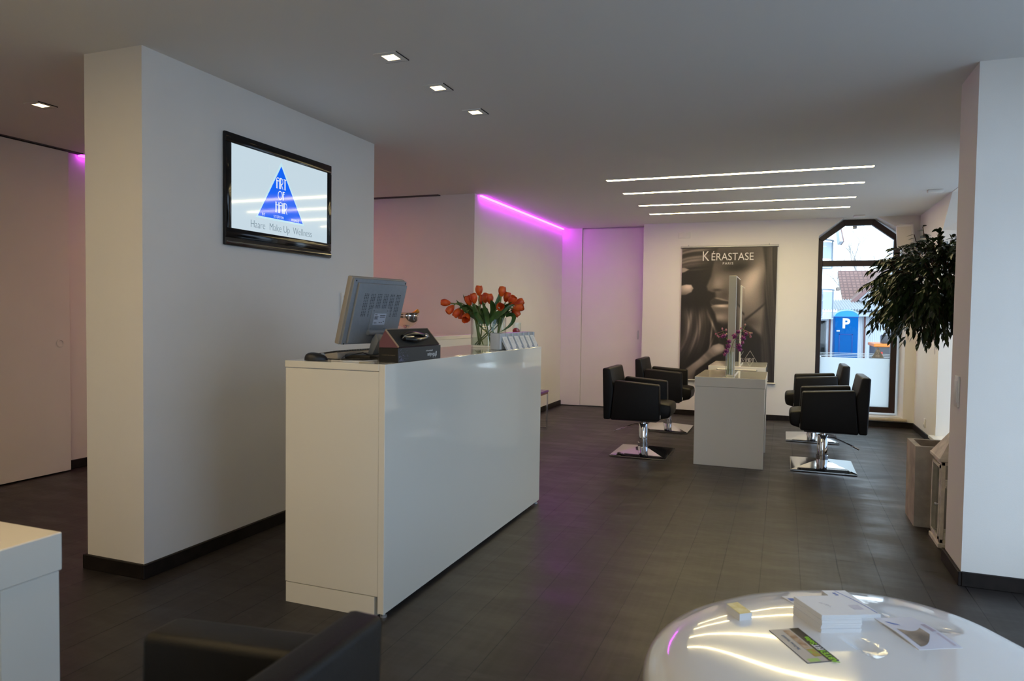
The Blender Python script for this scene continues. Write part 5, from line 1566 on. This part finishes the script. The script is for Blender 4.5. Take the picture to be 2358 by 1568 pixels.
MB().box(gx0+.35, gx0+1.0, Y-6.03, Y-6, zg-1.3, zg-.3).done('window', M['balc'], e, smooth=False)

# apartment building on the left with balconies
Y = 22.0
xe_ = Xat(1927, Y, 690)
e = empty('apartment_house', (xe_-4, Y+2, GZ), 'white apartment house with rounded balconies at the left of the window view', 'building')
MB().box(xe_-9, xe_-.5, Y+1.3, Y+7.6, GZ, 9.5).done('walls', M['render'], e, smooth=False)
for zu, zl, xr in ((Zat(1910, 545, Y), Zat(1910, 590, Y), Xat(1926, Y, 570)), (Zat(1910, 664, Y), Zat(1910, 712, Y), xe_)):
    n = 14
    def outl(r): return [(xr-9, Y+1.3)]+[(xr-9, Y+.35)]+[(xr-1.6+1.6*r*math.sin(PI/2*k/n), Y+.35+.95*(1-math.cos(PI/2*k/n))*1.0) for k in range(n+1)]
    ol = outl(1.0)
    bp = empty('x', (0, 0, 0), None, None); bpy.data.objects.remove(bp)
    b = MB(); b.prism([(x, y, zl-.28) for x, y in ol], (0, 0, .20)); bl = b.done('balcony_slab', mat('pale_slab', (.70, .74, .76), .7), e, smooth=False)
    b = MB()
    for (xa_, ya_), (xb_, yb_) in zip(ol[1:-1], ol[2:]): b.prism([(xa_, ya_, zl), (xb_, yb_, zl), (xb_, yb_, zu-.06), (xa_, ya_, zu-.06)], (0, .02, 0))
    b.done('balcony_panel', M['balc'], bl, smooth=False)
    b = MB(); b.tube([(x, y, zu) for x, y in ol[1:]], .025, n=6)
    for k in range(0, n+1, 4): x, y = ol[2+k]; b.tube([(x, y-.02, zl-.25), (x, y-.02, zu)], .022, n=6)
    for k in range(5): b.tube([(xr-1.6-.9*k, Y+.33, zl-.25), (xr-1.6-.9*k, Y+.33, zu)], .022, n=6)
    b.done('balcony_rail', M['balcrail'], bl)
p = [at(1934, 522, Y), at(1944, 556, Y), at(1934, 556, Y), at(1930, 522, Y)]
MB().prism([tuple(q) for q in p], (0, 1.0, 0)).done('roof_verge', mat('pale_soffit', (.72, .76, .78), .6), e, smooth=False)
b = MB(); b.prism([tuple(at(px, py, Y-.02)) for px, py in ((1935, 522), (1937.2, 522), (1944.5, 556), (1942, 556))], (0, 1.1, 0)); b.done('verge_tiles', M['verge'], e, smooth=False)
b = MB(); b.box(Xat(1928, Y-.1, 665), Xat(1937, Y-.1, 665), Y+.2, Y+.55, Zat(1930, 668, Y), Zat(1930, 660, Y), bev=.02); tag(b.done('window_box', mat('brown_plant_box', (.30, .24, .20), .8)), 'brown flower box hanging on the lower balcony rail end', 'flower box')

# snow heap
b = MB(); sx0, sx1, Y = Xat(1850, 20.6), Xat(1924, 20.6, 800), 20.6
hs = Zat(1888, 776, Y)-GZ
b.grid(lambda u, v: (sx0+(sx1-sx0)*u, Y-1.2+2.4*v, GZ+hs*max(0, (1-u**1.35)*(math.sin(PI*v)**.7))*(1+.06*math.sin(u*19+v*7))), 30, 16)
tag(b.done('snow_heap', M['snow'], angle=80), 'heap of old snow at the left edge below the balconies', 'snow heap')

# orange machine at the right edge of the view
Y = 23.0
xo0, xo1 = Xat(2012, Y, 800), Xat(2082, Y, 800); zo1, zo0 = Zat(2020, 793, Y), Zat(2020, 799, Y)
e = empty('orange_vehicle', ((xo0+xo1)/2, Y+.8, GZ), 'orange and dark utility vehicle parked at the right of the window view', 'vehicle')
MB().box(xo0, xo1, Y, Y+1.6, zo0, zo1+.02, bev=.02, seg=1).done('orange_body', M['orange'], e)
MB().box(xo0+.04, xo1-.04, Y+.05, Y+1.5, GZ+.28, zo0).done('chassis', M['machine'], e, smooth=False)
for x in (xo0+.14, xo0+.62): MB().box(x, x+.10, Y+.02, Y+.05, zo0-.26, zo0-.14, bev=.01, seg=1).done('tail_lamp', M['redlamp'], e)
b = MB(); b.box(xo0+.25, xo0+.55, Y+.2, Y+.8, zo1, zo1+.28, bev=.05); b.done('seat', M['machine'], e)
for x in (xo0+.10, xo1-.30):
    for y in (Y+.25, Y+1.2): MB().lathe([(0, -.09), (.16, -.09), (.19, -.06), (.19, .06), (.16, .09), (0, .09)], n=24, m=Matrix.Translation((x+.1, y, GZ+.19)) @ Matrix.Rotation(PI/2, 4, 'Y')).done('wheel', M['rubber'], e)

# bare winter tree
Y = 52.0
base = Vector((Xat(2000, Y, 640), Y, GZ)); zt = Zat(1970, 548, Y)
e = empty('bare_tree', base, 'bare winter tree behind the red roofed house', 'tree')
b = MB(); r = random.Random(21)
def grow(p, d, L, rad, n):
    pts = [p]; q = p.copy(); dd = d.copy()
    for k in range(4):
        dd = (dd+Vector((r.uniform(-.2, .2), r.uniform(-.2, .2), r.uniform(-.05, .12)))).normalized(); q = q+dd*L/4; pts.append(q.copy())
    b.tube(pts, [rad, rad*.9, rad*.8, rad*.7, rad*.6], n=5, cap=False)
    if n == 0: return
    for k in range(3 if n > 2 else 3):
        a = (dd+Vector((r.uniform(-.9, .9), r.uniform(-.5, .5), r.uniform(-.1, .6)))).normalized()
        grow(pts[r.choice((2, 3, 4))], a, L*r.uniform(.6, .78), rad*.55, n-1)
grow(base, Vector((-.05, 0, 1)), (zt-GZ)*.46, .12, 5)
b.done('branches', M['twig'], e)
